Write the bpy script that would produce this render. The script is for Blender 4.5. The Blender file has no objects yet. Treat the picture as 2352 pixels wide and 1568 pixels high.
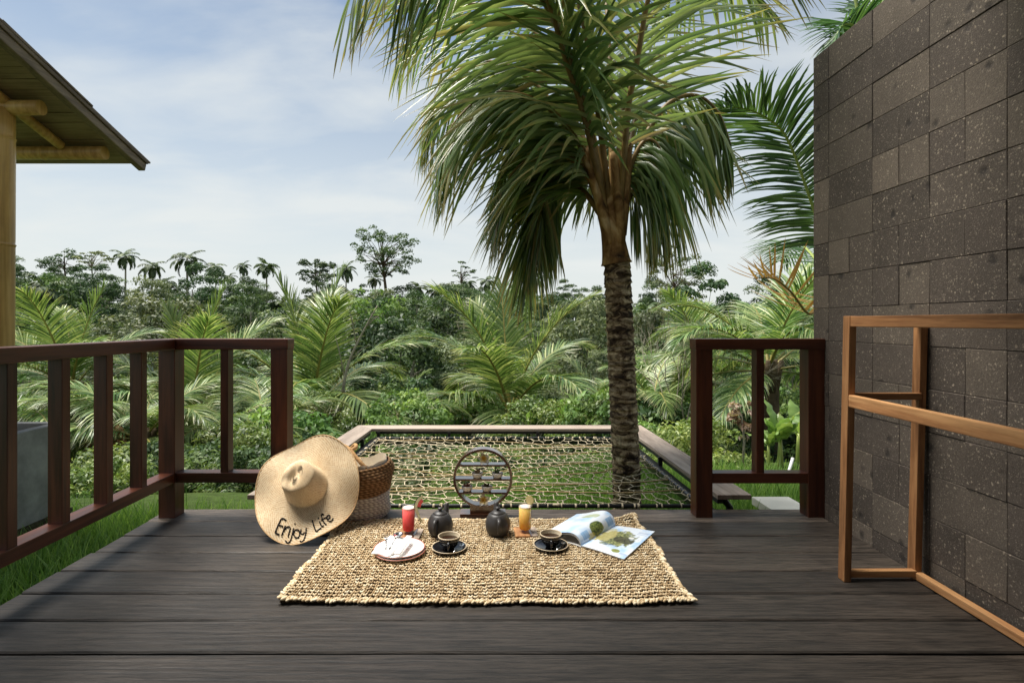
import bpy, bmesh, math
import numpy as np
from mathutils import Vector, Matrix
R_ = math.radians
scene = bpy.context.scene
C = scene.collection
# ------------------------------------------------------------------ camera
F0, U0, V0, EYE = 1260.0, 1147.0, 740.0, 1.0        # photograph measured on a 2352 x 1568 grid
cam = bpy.data.cameras.new('camera'); camo = bpy.data.objects.new('camera', cam); C.objects.link(camo)
camo.location = (0, 0, EYE); camo.rotation_euler = (R_(90), 0, 0)
cam.sensor_width = 36; cam.lens = 36*F0/2352; cam.shift_x = 29/2352; cam.shift_y = -44/2352
cam.clip_start = 0.05; cam.clip_end = 3000
scene.camera = camo
# ------------------------------------------------------------------ sky, sun, exposure
SUN_EL, SUN_AZ = 68.0, -72.0        # azimuth measured from +y towards +x
w = bpy.data.worlds.new('World'); scene.world = w; w.use_nodes = True
nt = w.node_tree; nt.nodes.clear()
out = nt.nodes.new('ShaderNodeOutputWorld'); bg = nt.nodes.new('ShaderNodeBackground')
sky = nt.nodes.new('ShaderNodeTexSky'); sky.sky_type = 'NISHITA'; sky.sun_disc = False
sky.sun_elevation = R_(SUN_EL); sky.sun_rotation = R_(SUN_AZ); sky.air_density = 1.0; sky.dust_density = 1.0; sky.ozone_density = 1.6
tc = nt.nodes.new('ShaderNodeTexCoord')
sep = nt.nodes.new('ShaderNodeSeparateXYZ'); nt.links.new(tc.outputs['Generated'], sep.inputs[0])
# cloud layer seen on a flat sheet overhead: direction / (height + offset)
addz = nt.nodes.new('ShaderNodeMath'); addz.operation = 'ADD'; addz.inputs[1].default_value = 0.16
absz = nt.nodes.new('ShaderNodeMath'); absz.operation = 'ABSOLUTE'; nt.links.new(sep.outputs[2], absz.inputs[0]); nt.links.new(absz.outputs[0], addz.inputs[0])
dvx = nt.nodes.new('ShaderNodeMath'); dvx.operation = 'DIVIDE'; nt.links.new(sep.outputs[0], dvx.inputs[0]); nt.links.new(addz.outputs[0], dvx.inputs[1])
dvy = nt.nodes.new('ShaderNodeMath'); dvy.operation = 'DIVIDE'; nt.links.new(sep.outputs[1], dvy.inputs[0]); nt.links.new(addz.outputs[0], dvy.inputs[1])
cmb = nt.nodes.new('ShaderNodeCombineXYZ'); nt.links.new(dvx.outputs[0], cmb.inputs[0]); nt.links.new(dvy.outputs[0], cmb.inputs[1])
n1 = nt.nodes.new('ShaderNodeTexNoise'); n1.inputs['Scale'].default_value = 1.15; n1.inputs['Detail'].default_value = 7; n1.inputs['Roughness'].default_value = 0.52; n1.inputs['Distortion'].default_value = 0.35
mpc = nt.nodes.new('ShaderNodeMapping'); mpc.inputs['Location'].default_value = (7.1, 4.4, 0); mpc.inputs['Scale'].default_value = (1.0, 1.5, 1)
nt.links.new(cmb.outputs[0], mpc.inputs[0]); nt.links.new(mpc.outputs[0], n1.inputs['Vector'])
cr = nt.nodes.new('ShaderNodeValToRGB'); cr.color_ramp.elements[0].position = 0.42; cr.color_ramp.elements[0].color = (0.03, 0.03, 0.03, 1); cr.color_ramp.elements[1].position = 0.66; cr.color_ramp.elements[1].color = (0.72, 0.72, 0.72, 1)
nt.links.new(n1.outputs[0], cr.inputs[0])
hz = nt.nodes.new('ShaderNodeValToRGB'); hz.color_ramp.elements[0].position = 0.08; hz.color_ramp.elements[0].color = (0.86, 0.86, 0.86, 1); hz.color_ramp.elements[1].position = 0.50; hz.color_ramp.elements[1].color = (0.05, 0.05, 0.05, 1)
nt.links.new(absz.outputs[0], hz.inputs[0])
mxx = nt.nodes.new('ShaderNodeMixRGB'); mxx.blend_type = 'SCREEN'; mxx.inputs[0].default_value = 1.0; nt.links.new(cr.outputs[0], mxx.inputs[1]); nt.links.new(hz.outputs[0], mxx.inputs[2])
mixc = nt.nodes.new('ShaderNodeMixRGB'); mixc.inputs[2].default_value = (7.2, 6.95, 6.95, 1)      # high thin cloud
nt.links.new(mxx.outputs[0], mixc.inputs[0]); nt.links.new(sky.outputs[0], mixc.inputs[1])
tn_ = nt.nodes.new('ShaderNodeMixRGB'); tn_.blend_type = 'MULTIPLY'; tn_.inputs[0].default_value = 1; tn_.inputs[2].default_value = (0.93, 1.0, 0.985, 1); nt.links.new(mixc.outputs[0], tn_.inputs[1]); nt.links.new(tn_.outputs[0], bg.inputs[0]); nt.links.new(bg.outputs[0], out.inputs[0]); bg.inputs[1].default_value = 0.069
sl = bpy.data.lights.new('sun', 'SUN'); slo = bpy.data.objects.new('sun', sl); C.objects.link(slo)
sl.energy = 4.1; sl.angle = R_(30); sl.color = (1, 0.95, 0.87)
sd = Vector((math.sin(R_(SUN_AZ))*math.cos(R_(SUN_EL)), math.cos(R_(SUN_AZ))*math.cos(R_(SUN_EL)), math.sin(R_(SUN_EL))))
slo.rotation_euler = (-sd).to_track_quat('-Z', 'Y').to_euler(); slo.location = (0, 20, 60)
scene.view_settings.view_transform = 'Standard'; scene.view_settings.look = 'None'; scene.view_settings.gamma = 1
scene.view_settings.exposure = 0.85
scene.cycles.max_bounces = 8; scene.cycles.transparent_max_bounces = 8; scene.cycles.transmission_bounces = 8
# ------------------------------------------------------------------ helpers
def P(u, v, Y): return Vector(((u-U0)*Y/F0, Y, EYE-(v-V0)*Y/F0))
def G(u, v, z=0.0):
    Y = (EYE-z)*F0/(v-V0); return Vector(((u-U0)*Y/F0, Y, z))
def props(o, label=None, cat=None, group=None, kind=None):
    if label: o['label'] = label
    if cat: o['category'] = cat
    if group: o['group'] = group
    if kind: o['kind'] = kind
    return o
def thing(name, label, cat, loc=(0, 0, 0), rotz=0.0, group=None):
    o = bpy.data.objects.new(name, None); C.objects.link(o); o.location = loc; o.rotation_euler = (0, 0, rotz); o.empty_display_size = 0.05
    return props(o, label, cat, group)
class MB:
    """collects vertices and faces of one mesh"""
    def __init__(s): s.v = []; s.f = []; s.c = None
    def add(s, vs, fs):
        b = len(s.v); s.v.extend([tuple(q) for q in vs]); s.f.extend([tuple(i+b for i in q) for q in fs])
    def box(s, x0, x1, y0, y1, z0, z1):
        s.add([(x0,y0,z0),(x1,y0,z0),(x1,y1,z0),(x0,y1,z0),(x0,y0,z1),(x1,y0,z1),(x1,y1,z1),(x0,y1,z1)],
              [(0,3,2,1),(4,5,6,7),(0,1,5,4),(1,2,6,5),(2,3,7,6),(3,0,4,7)])
    def tube(s, pts, rad, n=8, cap=True, closed=False, flat=1.0):
        pts = [Vector(p) for p in pts]; m = len(pts)
        rr = rad if hasattr(rad, '__len__') else [rad]*m
        prev = None; b = len(s.v)
        for i, p in enumerate(pts):
            if closed: t = pts[(i+1) % m]-pts[i-1]
            else: t = pts[min(i+1, m-1)]-pts[max(i-1, 0)]
            if t.length < 1e-9: t = Vector((0, 0, 1))
            t.normalize()
            if prev is None:
                a = Vector((0, 0, 1)) if abs(t.z) < 0.9 else Vector((1, 0, 0))
                x = t.cross(a).normalized()
            else:
                x = prev-t*prev.dot(t)
                x = x.normalized() if x.length > 1e-6 else t.orthogonal().normalized()
            prev = x; y = t.cross(x)
            for k in range(n):
                a = 2*math.pi*k/n
                s.v.append(tuple(p+(x*math.cos(a)+y*math.sin(a)*flat)*rr[i]))
        for i in range(m if closed else m-1):
            j = (i+1) % m
            for k in range(n):
                k2 = (k+1) % n
                s.f.append((b+i*n+k, b+i*n+k2, b+j*n+k2, b+j*n+k))
        if cap and not closed:
            s.f.append(tuple(b+k for k in range(n))[::-1]); s.f.append(tuple(b+(m-1)*n+k for k in range(n)))
    def lathe(s, prof, n=32, cx=0, cy=0, z0=0, close_end=False):
        b = len(s.v)
        for r, z in prof:
            for k in range(n):
                a = 2*math.pi*k/n; s.v.append((cx+r*math.cos(a), cy+r*math.sin(a), z0+z))
        for i in range(len(prof)-1):
            for k in range(n):
                k2 = (k+1) % n
                s.f.append((b+i*n+k, b+i*n+k2, b+(i+1)*n+k2, b+(i+1)*n+k))
    def build(s, name, mat, parent=None, smooth=False, local=False):
        me = bpy.data.meshes.new(name); me.from_pydata(s.v, [], s.f); me.update()
        return link(name, me, mat, parent, smooth, local)
def link(name, me, mat, parent=None, smooth=False, local=True):
    if smooth: me.polygons.foreach_set('use_smooth', [True]*len(me.polygons))
    if mat is not None:
        me.materials.clear(); me.materials.append(mat)
    o = bpy.data.objects.new(name, me); C.objects.link(o)
    if parent is not None:
        o.parent = parent
        if not local:
            l = Vector((0, 0, 0)); q = parent
            while q is not None: l = l+q.location; q = q.parent
            me.transform(Matrix.Translation(-l))
    return o
def npmesh(name, V, faces, col=None):
    """faces: list of int arrays (n,3) or (n,4)"""
    me = bpy.data.meshes.new(name); V = np.asarray(V, dtype=np.float32)
    me.vertices.add(len(V)); me.vertices.foreach_set('co', V.ravel())
    idx = np.concatenate([np.asarray(f).ravel() for f in faces]).astype(np.int32)
    cnt = np.concatenate([np.full(len(f), np.asarray(f).shape[1]) for f in faces]).astype(np.int32)
    st = np.concatenate([[0], np.cumsum(cnt)[:-1]]).astype(np.int32)
    me.loops.add(len(idx)); me.loops.foreach_set('vertex_index', idx)
    me.polygons.add(len(cnt)); me.polygons.foreach_set('loop_start', st)
    if col is not None:
        a = me.color_attributes.new('tint', 'FLOAT_COLOR', 'POINT')
        c = np.ones((len(V), 4), np.float32); c[:, :col.shape[1]] = col; a.data.foreach_set('color', c.ravel())
    me.update(calc_edges=True); me.validate(); return me
def bevel_mesh(me, w=0.003, seg=2):
    bm = bmesh.new(); bm.from_mesh(me)
    bmesh.ops.remove_doubles(bm, verts=bm.verts, dist=1e-6)
    bmesh.ops.bevel(bm, geom=[e for e in bm.edges if len(e.link_faces) == 2 and e.calc_face_angle(0) > 0.6], offset=w, segments=seg, affect='EDGES', profile=0.6)
    bm.to_mesh(me); bm.free()
def beam(name, mat, parent, x0, x1, y0, y1, z0, z1, bev=0.003, jit=0):
    m = MB(); m.box(x0, x1, y0, y1, z0, z1); o = m.build(name, mat, parent); bevel_mesh(o.data, bev); return o
def bar(name, mat, parent, a, b, wx, wz, bev=0.003, up=(0, 0, 1)):
    """square bar from a to b, wx wide, wz tall"""
    a = Vector(a); b = Vector(b); t = (b-a).normalized(); up = Vector(up); s = t.cross(up).normalized(); u = s.cross(t)
    m = MB(); vs = []
    for p in (a, b):
        for i, j in ((-1, -1), (1, -1), (1, 1), (-1, 1)): vs.append(p+s*i*wx/2+u*j*wz/2)
    m.add(vs, [(0, 1, 2, 3), (7, 6, 5, 4), (0, 4, 5, 1), (1, 5, 6, 2), (2, 6, 7, 3), (3, 7, 4, 0)])
    o = m.build(name, mat, parent); 
    bm = bmesh.new(); bm.from_mesh(o.data); bmesh.ops.recalc_face_normals(bm, faces=bm.faces); bm.to_mesh(o.data); bm.free()
    bevel_mesh(o.data, bev); return o
def catmull(pts, n):
    pts = [Vector(p) for p in pts]; q = [pts[0]*2-pts[1]]+pts+[pts[-1]*2-pts[-2]]; o = []
    m = len(pts)-1
    for i in range(n):
        x = i/(n-1)*m; k = min(int(x), m-1); t = x-k
        p0, p1, p2, p3 = q[k:k+4]
        o.append(0.5*((2*p1)+(p2-p0)*t+(2*p0-5*p1+4*p2-p3)*t*t+(3*p1-p0-3*p2+p3)*t**3))
    return o
# ------------------------------------------------------------------ materials
def srgb(r, g, b): return tuple(((c/255+0.055)/1.055)**2.4 if c > 10 else c/255/12.92 for c in (r, g, b))+(1,)
class NT:
    def __init__(s, name):
        s.m = bpy.data.materials.new(name); s.m.use_nodes = True; s.t = s.m.node_tree; s.b = s.t.nodes['Principled BSDF']; s.o = s.t.nodes['Material Output']
    def n(s, typ, **kw):
        k = s.t.nodes.new('ShaderNode'+typ)
        for a, b in kw.items():
            if a in k.inputs: k.inputs[a].default_value = b
            else: setattr(k, a, b)
        return k
    def l(s, a, b): s.t.links.new(a, b)
    def coords(s, scale=(1, 1, 1), rnd=True, src='Object', rot=(0, 0, 0)):
        tc = s.n('TexCoord'); mp = s.n('Mapping'); mp.inputs['Scale'].default_value = scale; mp.inputs['Rotation'].default_value = rot
        if rnd:
            oi = s.n('ObjectInfo'); mm = s.n('Math', operation='MULTIPLY'); mm.inputs[1].default_value = 37.0
            s.l(oi.outputs['Random'], mm.inputs[0]); ad = s.n('VectorMath', operation='ADD'); s.l(tc.outputs[src], ad.inputs[0]); s.l(mm.outputs[0], ad.inputs[1]); s.l(ad.outputs[0], mp.inputs[0])
        else: s.l(tc.outputs[src], mp.inputs[0])
        return mp.outputs[0]
    def noise(s, vec, scale=5, detail=4, rough=0.55, dist=0.0):
        k = s.n('TexNoise', Scale=scale, Detail=detail, Roughness=rough, Distortion=dist); s.l(vec, k.inputs['Vector']); return k.outputs[0]
    def ramp(s, fac, stops):
        r = s.n('ValToRGB'); e = r.color_ramp.elements
        while len(e) < len(stops): e.new(0.5)
        for k, (p, c) in zip(e, stops): k.position = p; k.color = c if len(c) == 4 else tuple(c)+(1,)
        s.l(fac, r.inputs[0]); return r.outputs[0]
    def mix(s, fac, a, b, mode='MIX'):
        k = s.n('MixRGB', blend_type=mode)
        for i, x in ((0, fac), (1, a), (2, b)):
            if hasattr(x, 'is_linked'): s.l(x, k.inputs[i])
            else: k.inputs[i].default_value = x
        return k.outputs[0]
    def bump(s, h, strength=0.3, dist=0.01, prev=None):
        k = s.n('Bump', Strength=strength, Distance=dist); s.l(h, k.inputs['Height'])
        if prev is not None: s.l(prev, k.inputs['Normal'])
        s.l(k.outputs[0], s.b.inputs['Normal']); return k.outputs[0]
    def set(s, **kw):
        for a, b in kw.items():
            a = a.replace('_', ' ')
            if hasattr(b, 'is_linked'): s.l(b, s.b.inputs[a])
            else: s.b.inputs[a].default_value = b
        return s
M = {}
def wood(key, cols, axis, rough=0.5, spec=0.4, bump=0.25, fine=90, coat=0.0, contrast=(0.3, 0.7)):
    k = NT(key); sc = [1.0, 1.0, 1.0]; sc['xyz'.index(axis)] = 0.07
    v = k.coords(tuple(sc)); a = k.noise(v, 14, 6, 0.6, 0.6); b = k.noise(v, fine, 4, 0.7, 0.3)
    g = k.noise(k.coords((0.8, 0.8, 0.8)), 3.0, 3)
    c = k.ramp(a, [(contrast[0], cols[0]), (0.5, cols[1]), (contrast[1], cols[2])])
    c2 = k.mix(0.35, c, k.ramp(b, [(0.3, tuple(x*0.45 for x in cols[0][:3])), (0.62, cols[2])]), 'MIX')
    oi = k.n('ObjectInfo'); hv = k.n('HueSaturation'); mr = k.n('MapRange'); mr.inputs['To Min'].default_value = 0.78; mr.inputs['To Max'].default_value = 1.2
    k.l(oi.outputs['Random'], mr.inputs[0]); k.l(mr.outputs[0], hv.inputs['Value']); k.l(c2, hv.inputs['Color'])
    c3 = k.mix(0.3, hv.outputs[0], k.ramp(g, [(0.35, (0.75, 0.75, 0.75)), (0.7, (1.25, 1.2, 1.15))]), 'MULTIPLY')
    k.set(Base_Color=c3, Specular_IOR_Level=spec, Coat_Weight=coat, Coat_Roughness=0.12)
    rr = k.n('MapRange'); rr.inputs['To Min'].default_value = max(rough-0.12, 0.05); rr.inputs['To Max'].default_value = rough+0.15; k.l(b, rr.inputs[0]); k.set(Roughness=rr.outputs[0])
    k.bump(k.mix(0.5, a, b), bump, 0.004); M[key] = k.m; return k.m
for ax in 'xyz':
    wood('rail_'+ax, [srgb(50, 24, 17), srgb(82, 42, 28), srgb(116, 64, 40)], ax, 0.36, 0.45, 0.12, 60, 0.0, (0.34, 0.66))
    wood('teak_'+ax, [srgb(112, 72, 44), srgb(158, 108, 68), srgb(190, 144, 98)], ax, 0.55, 0.28, 0.15, 70, 0.0, (0.36, 0.64))
    wood('bench_'+ax, [srgb(120, 104, 92), srgb(158, 142, 128), srgb(186, 172, 158)], ax, 0.6, 0.3, 0.2)
    wood('dark_'+ax, [srgb(58, 34, 24), srgb(86, 54, 38), srgb(108, 70, 48)], ax, 0.2, 0.7, 0.03, 60, 1.0)
    wood('grey_'+ax, [srgb(82, 70, 58), srgb(118, 104, 88), srgb(146, 130, 110)], ax, 0.7, 0.25, 0.3)
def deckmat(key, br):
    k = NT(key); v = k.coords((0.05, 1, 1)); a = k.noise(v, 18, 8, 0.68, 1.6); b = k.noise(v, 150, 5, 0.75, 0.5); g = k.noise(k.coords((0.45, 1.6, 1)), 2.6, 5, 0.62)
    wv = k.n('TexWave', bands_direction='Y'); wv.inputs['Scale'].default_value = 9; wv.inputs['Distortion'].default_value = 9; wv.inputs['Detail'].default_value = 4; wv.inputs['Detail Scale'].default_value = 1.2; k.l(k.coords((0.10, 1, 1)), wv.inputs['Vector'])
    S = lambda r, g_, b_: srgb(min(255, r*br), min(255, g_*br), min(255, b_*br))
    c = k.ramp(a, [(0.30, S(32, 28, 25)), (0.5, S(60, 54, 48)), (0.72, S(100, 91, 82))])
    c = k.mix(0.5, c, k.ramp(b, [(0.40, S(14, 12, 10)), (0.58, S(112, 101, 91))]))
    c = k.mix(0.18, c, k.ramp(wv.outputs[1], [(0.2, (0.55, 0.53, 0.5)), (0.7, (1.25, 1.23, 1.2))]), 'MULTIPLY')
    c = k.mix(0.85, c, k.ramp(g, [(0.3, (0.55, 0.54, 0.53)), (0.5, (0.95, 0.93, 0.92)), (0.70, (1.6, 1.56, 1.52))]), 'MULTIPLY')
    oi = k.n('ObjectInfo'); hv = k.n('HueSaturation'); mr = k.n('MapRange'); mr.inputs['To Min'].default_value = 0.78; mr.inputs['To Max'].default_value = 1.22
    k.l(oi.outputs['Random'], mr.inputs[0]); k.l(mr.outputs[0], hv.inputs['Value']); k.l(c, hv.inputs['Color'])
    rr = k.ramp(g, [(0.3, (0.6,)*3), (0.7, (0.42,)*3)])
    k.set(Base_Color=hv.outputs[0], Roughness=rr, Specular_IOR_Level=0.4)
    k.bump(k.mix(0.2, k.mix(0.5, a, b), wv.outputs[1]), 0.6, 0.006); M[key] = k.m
deckmat('deck', 0.70); deckmat('deck_pale', 1.25)
def simple(key, col, rough=0.5, spec=0.5, metal=0.0, var=0.0, vs=12, bump=0.0, bs=60, bd=0.003, **kw):
    k = NT(key); k.set(Base_Color=col, Roughness=rough, Specular_IOR_Level=spec, Metallic=metal)
    if var > 0:
        a = k.noise(k.coords(), vs, 5, 0.6)
        k.set(Base_Color=k.ramp(a, [(0.3, tuple(x*(1-var) for x in col[:3])), (0.7, tuple(min(x*(1+var), 1) for x in col[:3]))]))
    if bump > 0: k.bump(k.noise(k.coords(), bs, 4, 0.6), bump, bd)
    for a, b in kw.items(): k.b.inputs[a.replace('_', ' ')].default_value = b
    M[key] = k.m; return k.m
def stone():
    k = NT('lava_stone'); v = k.coords((1, 1, 1)); g = k.noise(v, 3, 5, 0.6); fine = k.noise(v, 160, 4, 0.7)
    oi = k.n('ObjectInfo')
    base = k.ramp(oi.outputs['Random'], [(0, srgb(76, 69, 63)), (0.35, srgb(83, 75, 69)), (0.75, srgb(91, 83, 75)), (1, srgb(108, 98, 88))])
    c = k.mix(0.6, base, k.ramp(g, [(0.3, (0.7, 0.69, 0.68)), (0.7, (1.25, 1.24, 1.22))]), 'MULTIPLY')
    c = k.mix(0.6, c, k.ramp(fine, [(0.3, (0.55,)*3), (0.7, (1.4, 1.38, 1.35))]), 'MULTIPLY')
    hs = []
    wv = k.n('VectorMath', operation='ADD'); nz = k.n('TexNoise', Scale=25.0); k.l(v, nz.inputs['Vector']); sc_ = k.n('VectorMath', operation='SCALE'); sc_.inputs['Scale'].default_value = 0.025; k.l(nz.outputs['Color'], sc_.inputs[0]); k.l(v, wv.inputs[0]); k.l(sc_.outputs[0], wv.inputs[1])
    for sc, thr, col, amt in ((62, 0.17, srgb(166, 153, 135), 0.7), (120, 0.22, srgb(150, 139, 124), 0.65), (36, 0.09, srgb(160, 146, 127), 0.6), (210, 0.26, srgb(136, 126, 113), 0.6)):
        vo = k.n('TexVoronoi', Scale=sc, Randomness=1.0); k.l(wv.outputs[0], vo.inputs['Vector'])
        sp = k.n('SeparateColor'); k.l(vo.outputs['Color'], sp.inputs[0])
        pick = k.ramp(sp.outputs[0], [(0.60, (0, 0, 0)), (0.85, (1, 1, 1))])
        spot = k.ramp(vo.outputs['Distance'], [(thr, (amt,)*3), (thr+0.12, (0, 0, 0))])
        mk = k.mix(1.0, spot, pick, 'MULTIPLY'); c = k.mix(mk, c, col); hs.append(mk)
    vo = k.n('TexVoronoi', Scale=11.0, Randomness=1.0); k.l(wv.outputs[0], vo.inputs['Vector']); sp = k.n('SeparateColor'); k.l(vo.outputs['Color'], sp.inputs[0])
    hole = k.mix(1.0, k.ramp(vo.outputs['Distance'], [(0.10, (0.75,)*3), (0.26, (0, 0, 0))]), k.ramp(sp.outputs[1], [(0.62, (0, 0, 0)), (0.65, (1, 1, 1))]), 'MULTIPLY')
    c = k.mix(hole, c, srgb(46, 42, 40))
    k.set(Base_Color=c, Roughness=0.8, Specular_IOR_Level=0.25)
    inv = k.n('Invert'); k.l(hole, inv.inputs['Color'])
    p = k.bump(fine, 0.5, 0.004); k.bump(inv.outputs[0], 0.5, 0.004, p); return k.m
M['stone'] = stone()
def leafmat(key, stops, tip=None, transl=0.35, rough=0.42, spec=0.35, objvar=0.25, dead=None):
    """tint attribute: r random per leaf, g position along the leaf, b how dead"""
    k = NT(key); at = k.n('Attribute', attribute_name='tint'); sp = k.n('SeparateColor'); k.l(at.outputs['Color'], sp.inputs[0])
    c = k.ramp(sp.outputs[0], stops)
    if tip is not None:
        r2 = k.n('Math', operation='MULTIPLY_ADD'); k.l(sp.outputs[0], r2.inputs[0]); r2.inputs[1].default_value = 0.25; k.l(sp.outputs[1], r2.inputs[2])
        c = k.mix(k.ramp(r2.outputs[0], [(0.92, (0, 0, 0)), (1.16, (0.85,)*3)]), c, tip)
    if dead is not None: c = k.mix(sp.outputs[2], c, dead)
    oi = k.n('ObjectInfo'); hv = k.n('HueSaturation'); mr = k.n('MapRange'); mr.inputs['To Min'].default_value = 1-objvar; mr.inputs['To Max'].default_value = 1+objvar
    mh = k.n('MapRange'); mh.inputs['To Min'].default_value = 0.485; mh.inputs['To Max'].default_value = 0.515
    m7 = k.n('Math', operation='MULTIPLY'); m7.inputs[1].default_value = 7.31; fr = k.n('Math', operation='FRACT'); k.l(oi.outputs['Random'], m7.inputs[0]); k.l(m7.outputs[0], fr.inputs[0]); k.l(fr.outputs[0], mh.inputs[0])
    k.l(oi.outputs['Random'], mr.inputs[0]); k.l(mr.outputs[0], hv.inputs['Value']); k.l(mh.outputs[0], hv.inputs['Hue']); hv.inputs['Saturation'].default_value = 0.86; k.l(c, hv.inputs['Color'])
    k.set(Base_Color=hv.outputs[0], Roughness=rough, Specular_IOR_Level=spec)
    tr = k.n('BsdfTranslucent'); br = k.mix(1.0, hv.outputs[0], (1.25, 1.3, 0.7, 1), 'MULTIPLY'); k.l(br, tr.inputs['Color'])
    ms = k.n('MixShader'); ms.inputs[0].default_value = transl; k.l(k.b.outputs[0], ms.inputs[1]); k.l(tr.outputs[0], ms.inputs[2]); k.l(ms.outputs[0], k.o.inputs[0])
    M[key] = k.m; return k.m
leafmat('palm_leaf', [(0, srgb(68, 98, 52)), (0.45, srgb(110, 140, 78)), (0.85, srgb(148, 166, 104)), (1, srgb(192, 186, 118))], srgb(170, 154, 88), 0.38, 0.3, 0.6, 0.1, srgb(178, 150, 104))
leafmat('palm_mid', [(0, srgb(60, 90, 39)), (0.5, srgb(106, 139, 64)), (0.85, srgb(155, 174, 97)), (1, srgb(194, 199, 129))], srgb(166, 166, 112), 0.3, 0.36, 0.5, 0.18, srgb(220, 153, 76))
leafmat('palm_new', [(0, srgb(78, 106, 50)), (0.5, srgb(112, 138, 66)), (1, srgb(156, 170, 98))], None, 0.36, 0.34, 0.5, 0.1)
leafmat('palm_far', [(0, srgb(50, 70, 41)), (0.5, srgb(77, 100, 54)), (1, srgb(127, 141, 86))], None, 0.25, 0.5, 0.35, 0.22)
leafmat('palm_dark', [(0, srgb(40, 74, 40)), (0.5, srgb(64, 104, 52)), (1, srgb(98, 134, 66))], None, 0.3, 0.34, 0.5, 0.05, srgb(232, 178, 76))
leafmat('tree_dark', [(0, srgb(41, 63, 36)), (0.5, srgb(66, 93, 50)), (1, srgb(109, 132, 70))], None, 0.25, 0.5, 0.3, 0.3)
leafmat('tree_bright', [(0, srgb(59, 93, 36)), (0.5, srgb(95, 134, 52)), (1, srgb(150, 177, 82))], None, 0.3, 0.5, 0.3, 0.25)
leafmat('tree_grey', [(0, srgb(68, 84, 54)), (0.5, srgb(102, 118, 77)), (1, srgb(152, 159, 109))], None, 0.25, 0.5, 0.3, 0.25)
leafmat('shrub_leaf', [(0, srgb(58, 86, 33)), (0.5, srgb(97, 127, 51)), (1, srgb(158, 172, 83))], None, 0.3, 0.42, 0.4, 0.25)
leafmat('banana_leaf', [(0, srgb(86, 128, 50)), (1, srgb(140, 172, 82))], srgb(150, 150, 80), 0.35, 0.35, 0.45, 0.12)
leafmat('rice_leaf', [(0, srgb(72, 119, 38)), (0.5, srgb(108, 158, 56)), (1, srgb(158, 196, 85))], None, 0.4, 0.4, 0.4, 0.0)
leafmat('red_leaf', [(0, srgb(110, 52, 46)), (0.4, srgb(150, 118, 92)), (1, srgb(214, 200, 176))], None, 0.25, 0.5, 0.3, 0.1)
# ------------------------------------------------------------------ more materials
simple('black_metal', srgb(32, 32, 34), 0.38, 0.5, 0.0, 0.2, 30)
simple('concrete', srgb(146, 145, 141), 0.85, 0.2, 0, 0.35, 5, 0.4, 60)
simple('concrete_pale', srgb(206, 204, 192), 0.8, 0.3, 0, 0.12, 5, 0.3, 40)
simple('moss', srgb(70, 66, 44), 0.9, 0.2, 0, 0.6, 14, 0.6, 30)
simple('bark_pale', srgb(150, 142, 126), 0.85, 0.2, 0, 0.35, 6, 0.4, 20, 0.02)
simple('bark', srgb(92, 78, 62), 0.9, 0.2, 0, 0.4, 8, 0.5, 20, 0.02)
simple('petiole', srgb(136, 128, 66), 0.45, 0.4, 0, 0.3, 6)
simple('petiole_main', srgb(128, 104, 56), 0.5, 0.4, 0, 0.35, 9, 0.2, 40)
simple('midrib', srgb(150, 164, 84), 0.45, 0.4)
simple('rope', srgb(204, 190, 162), 0.85, 0.2, 0, 0.4, 40, 0.5, 200)
simple('rope_dark', srgb(178, 154, 112), 0.85, 0.2, 0, 0.4, 40, 0.5, 200)
simple('plaster', srgb(196, 188, 174), 0.85, 0.2, 0, 0.1, 4, 0.2, 50)
simple('glass_dark', (0.02, 0.025, 0.03, 1), 0.06, 0.5)
def bamboo():
    k = NT('bamboo'); v = k.coords((1, 1, 0.05)); a = k.noise(v, 26, 5, 0.6); g = k.noise(k.coords((1, 1, 0.6)), 3.5, 5, 0.6); s = k.noise(k.coords((1, 1, 0.25)), 22, 3, 0.5)
    c = k.ramp(a, [(0.3, srgb(170, 130, 72)), (0.55, srgb(206, 168, 102)), (0.75, srgb(222, 192, 134))])
    c = k.mix(0.6, c, k.ramp(g, [(0.3, (0.6, 0.55, 0.45)), (0.65, (1.15, 1.12, 1.0))]), 'MULTIPLY')
    c = k.mix(k.ramp(s, [(0.70, (0, 0, 0)), (0.76, (0.8,)*3)]), c, srgb(78, 56, 34))
    k.set(Base_Color=c, Roughness=0.36, Specular_IOR_Level=0.5); k.bump(a, 0.1, 0.003); return k.m
M['bamboo'] = bamboo()
def soil():
    k = NT('ground_soil'); v = k.coords((1, 1, 1), False); a = k.noise(v, 0.5, 7, 0.65); b = k.noise(v, 9, 5, 0.7)
    c = k.ramp(a, [(0.3, srgb(46, 62, 32)), (0.55, srgb(66, 86, 40)), (0.75, srgb(84, 92, 50))]); c = k.mix(0.5, c, k.ramp(b, [(0.35, srgb(42, 48, 26)), (0.7, srgb(88, 108, 50))]))
    k.set(Base_Color=c, Roughness=0.95, Specular_IOR_Level=0.1); k.bump(b, 0.8, 0.1); return k.m
M['soil'] = soil()
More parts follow.
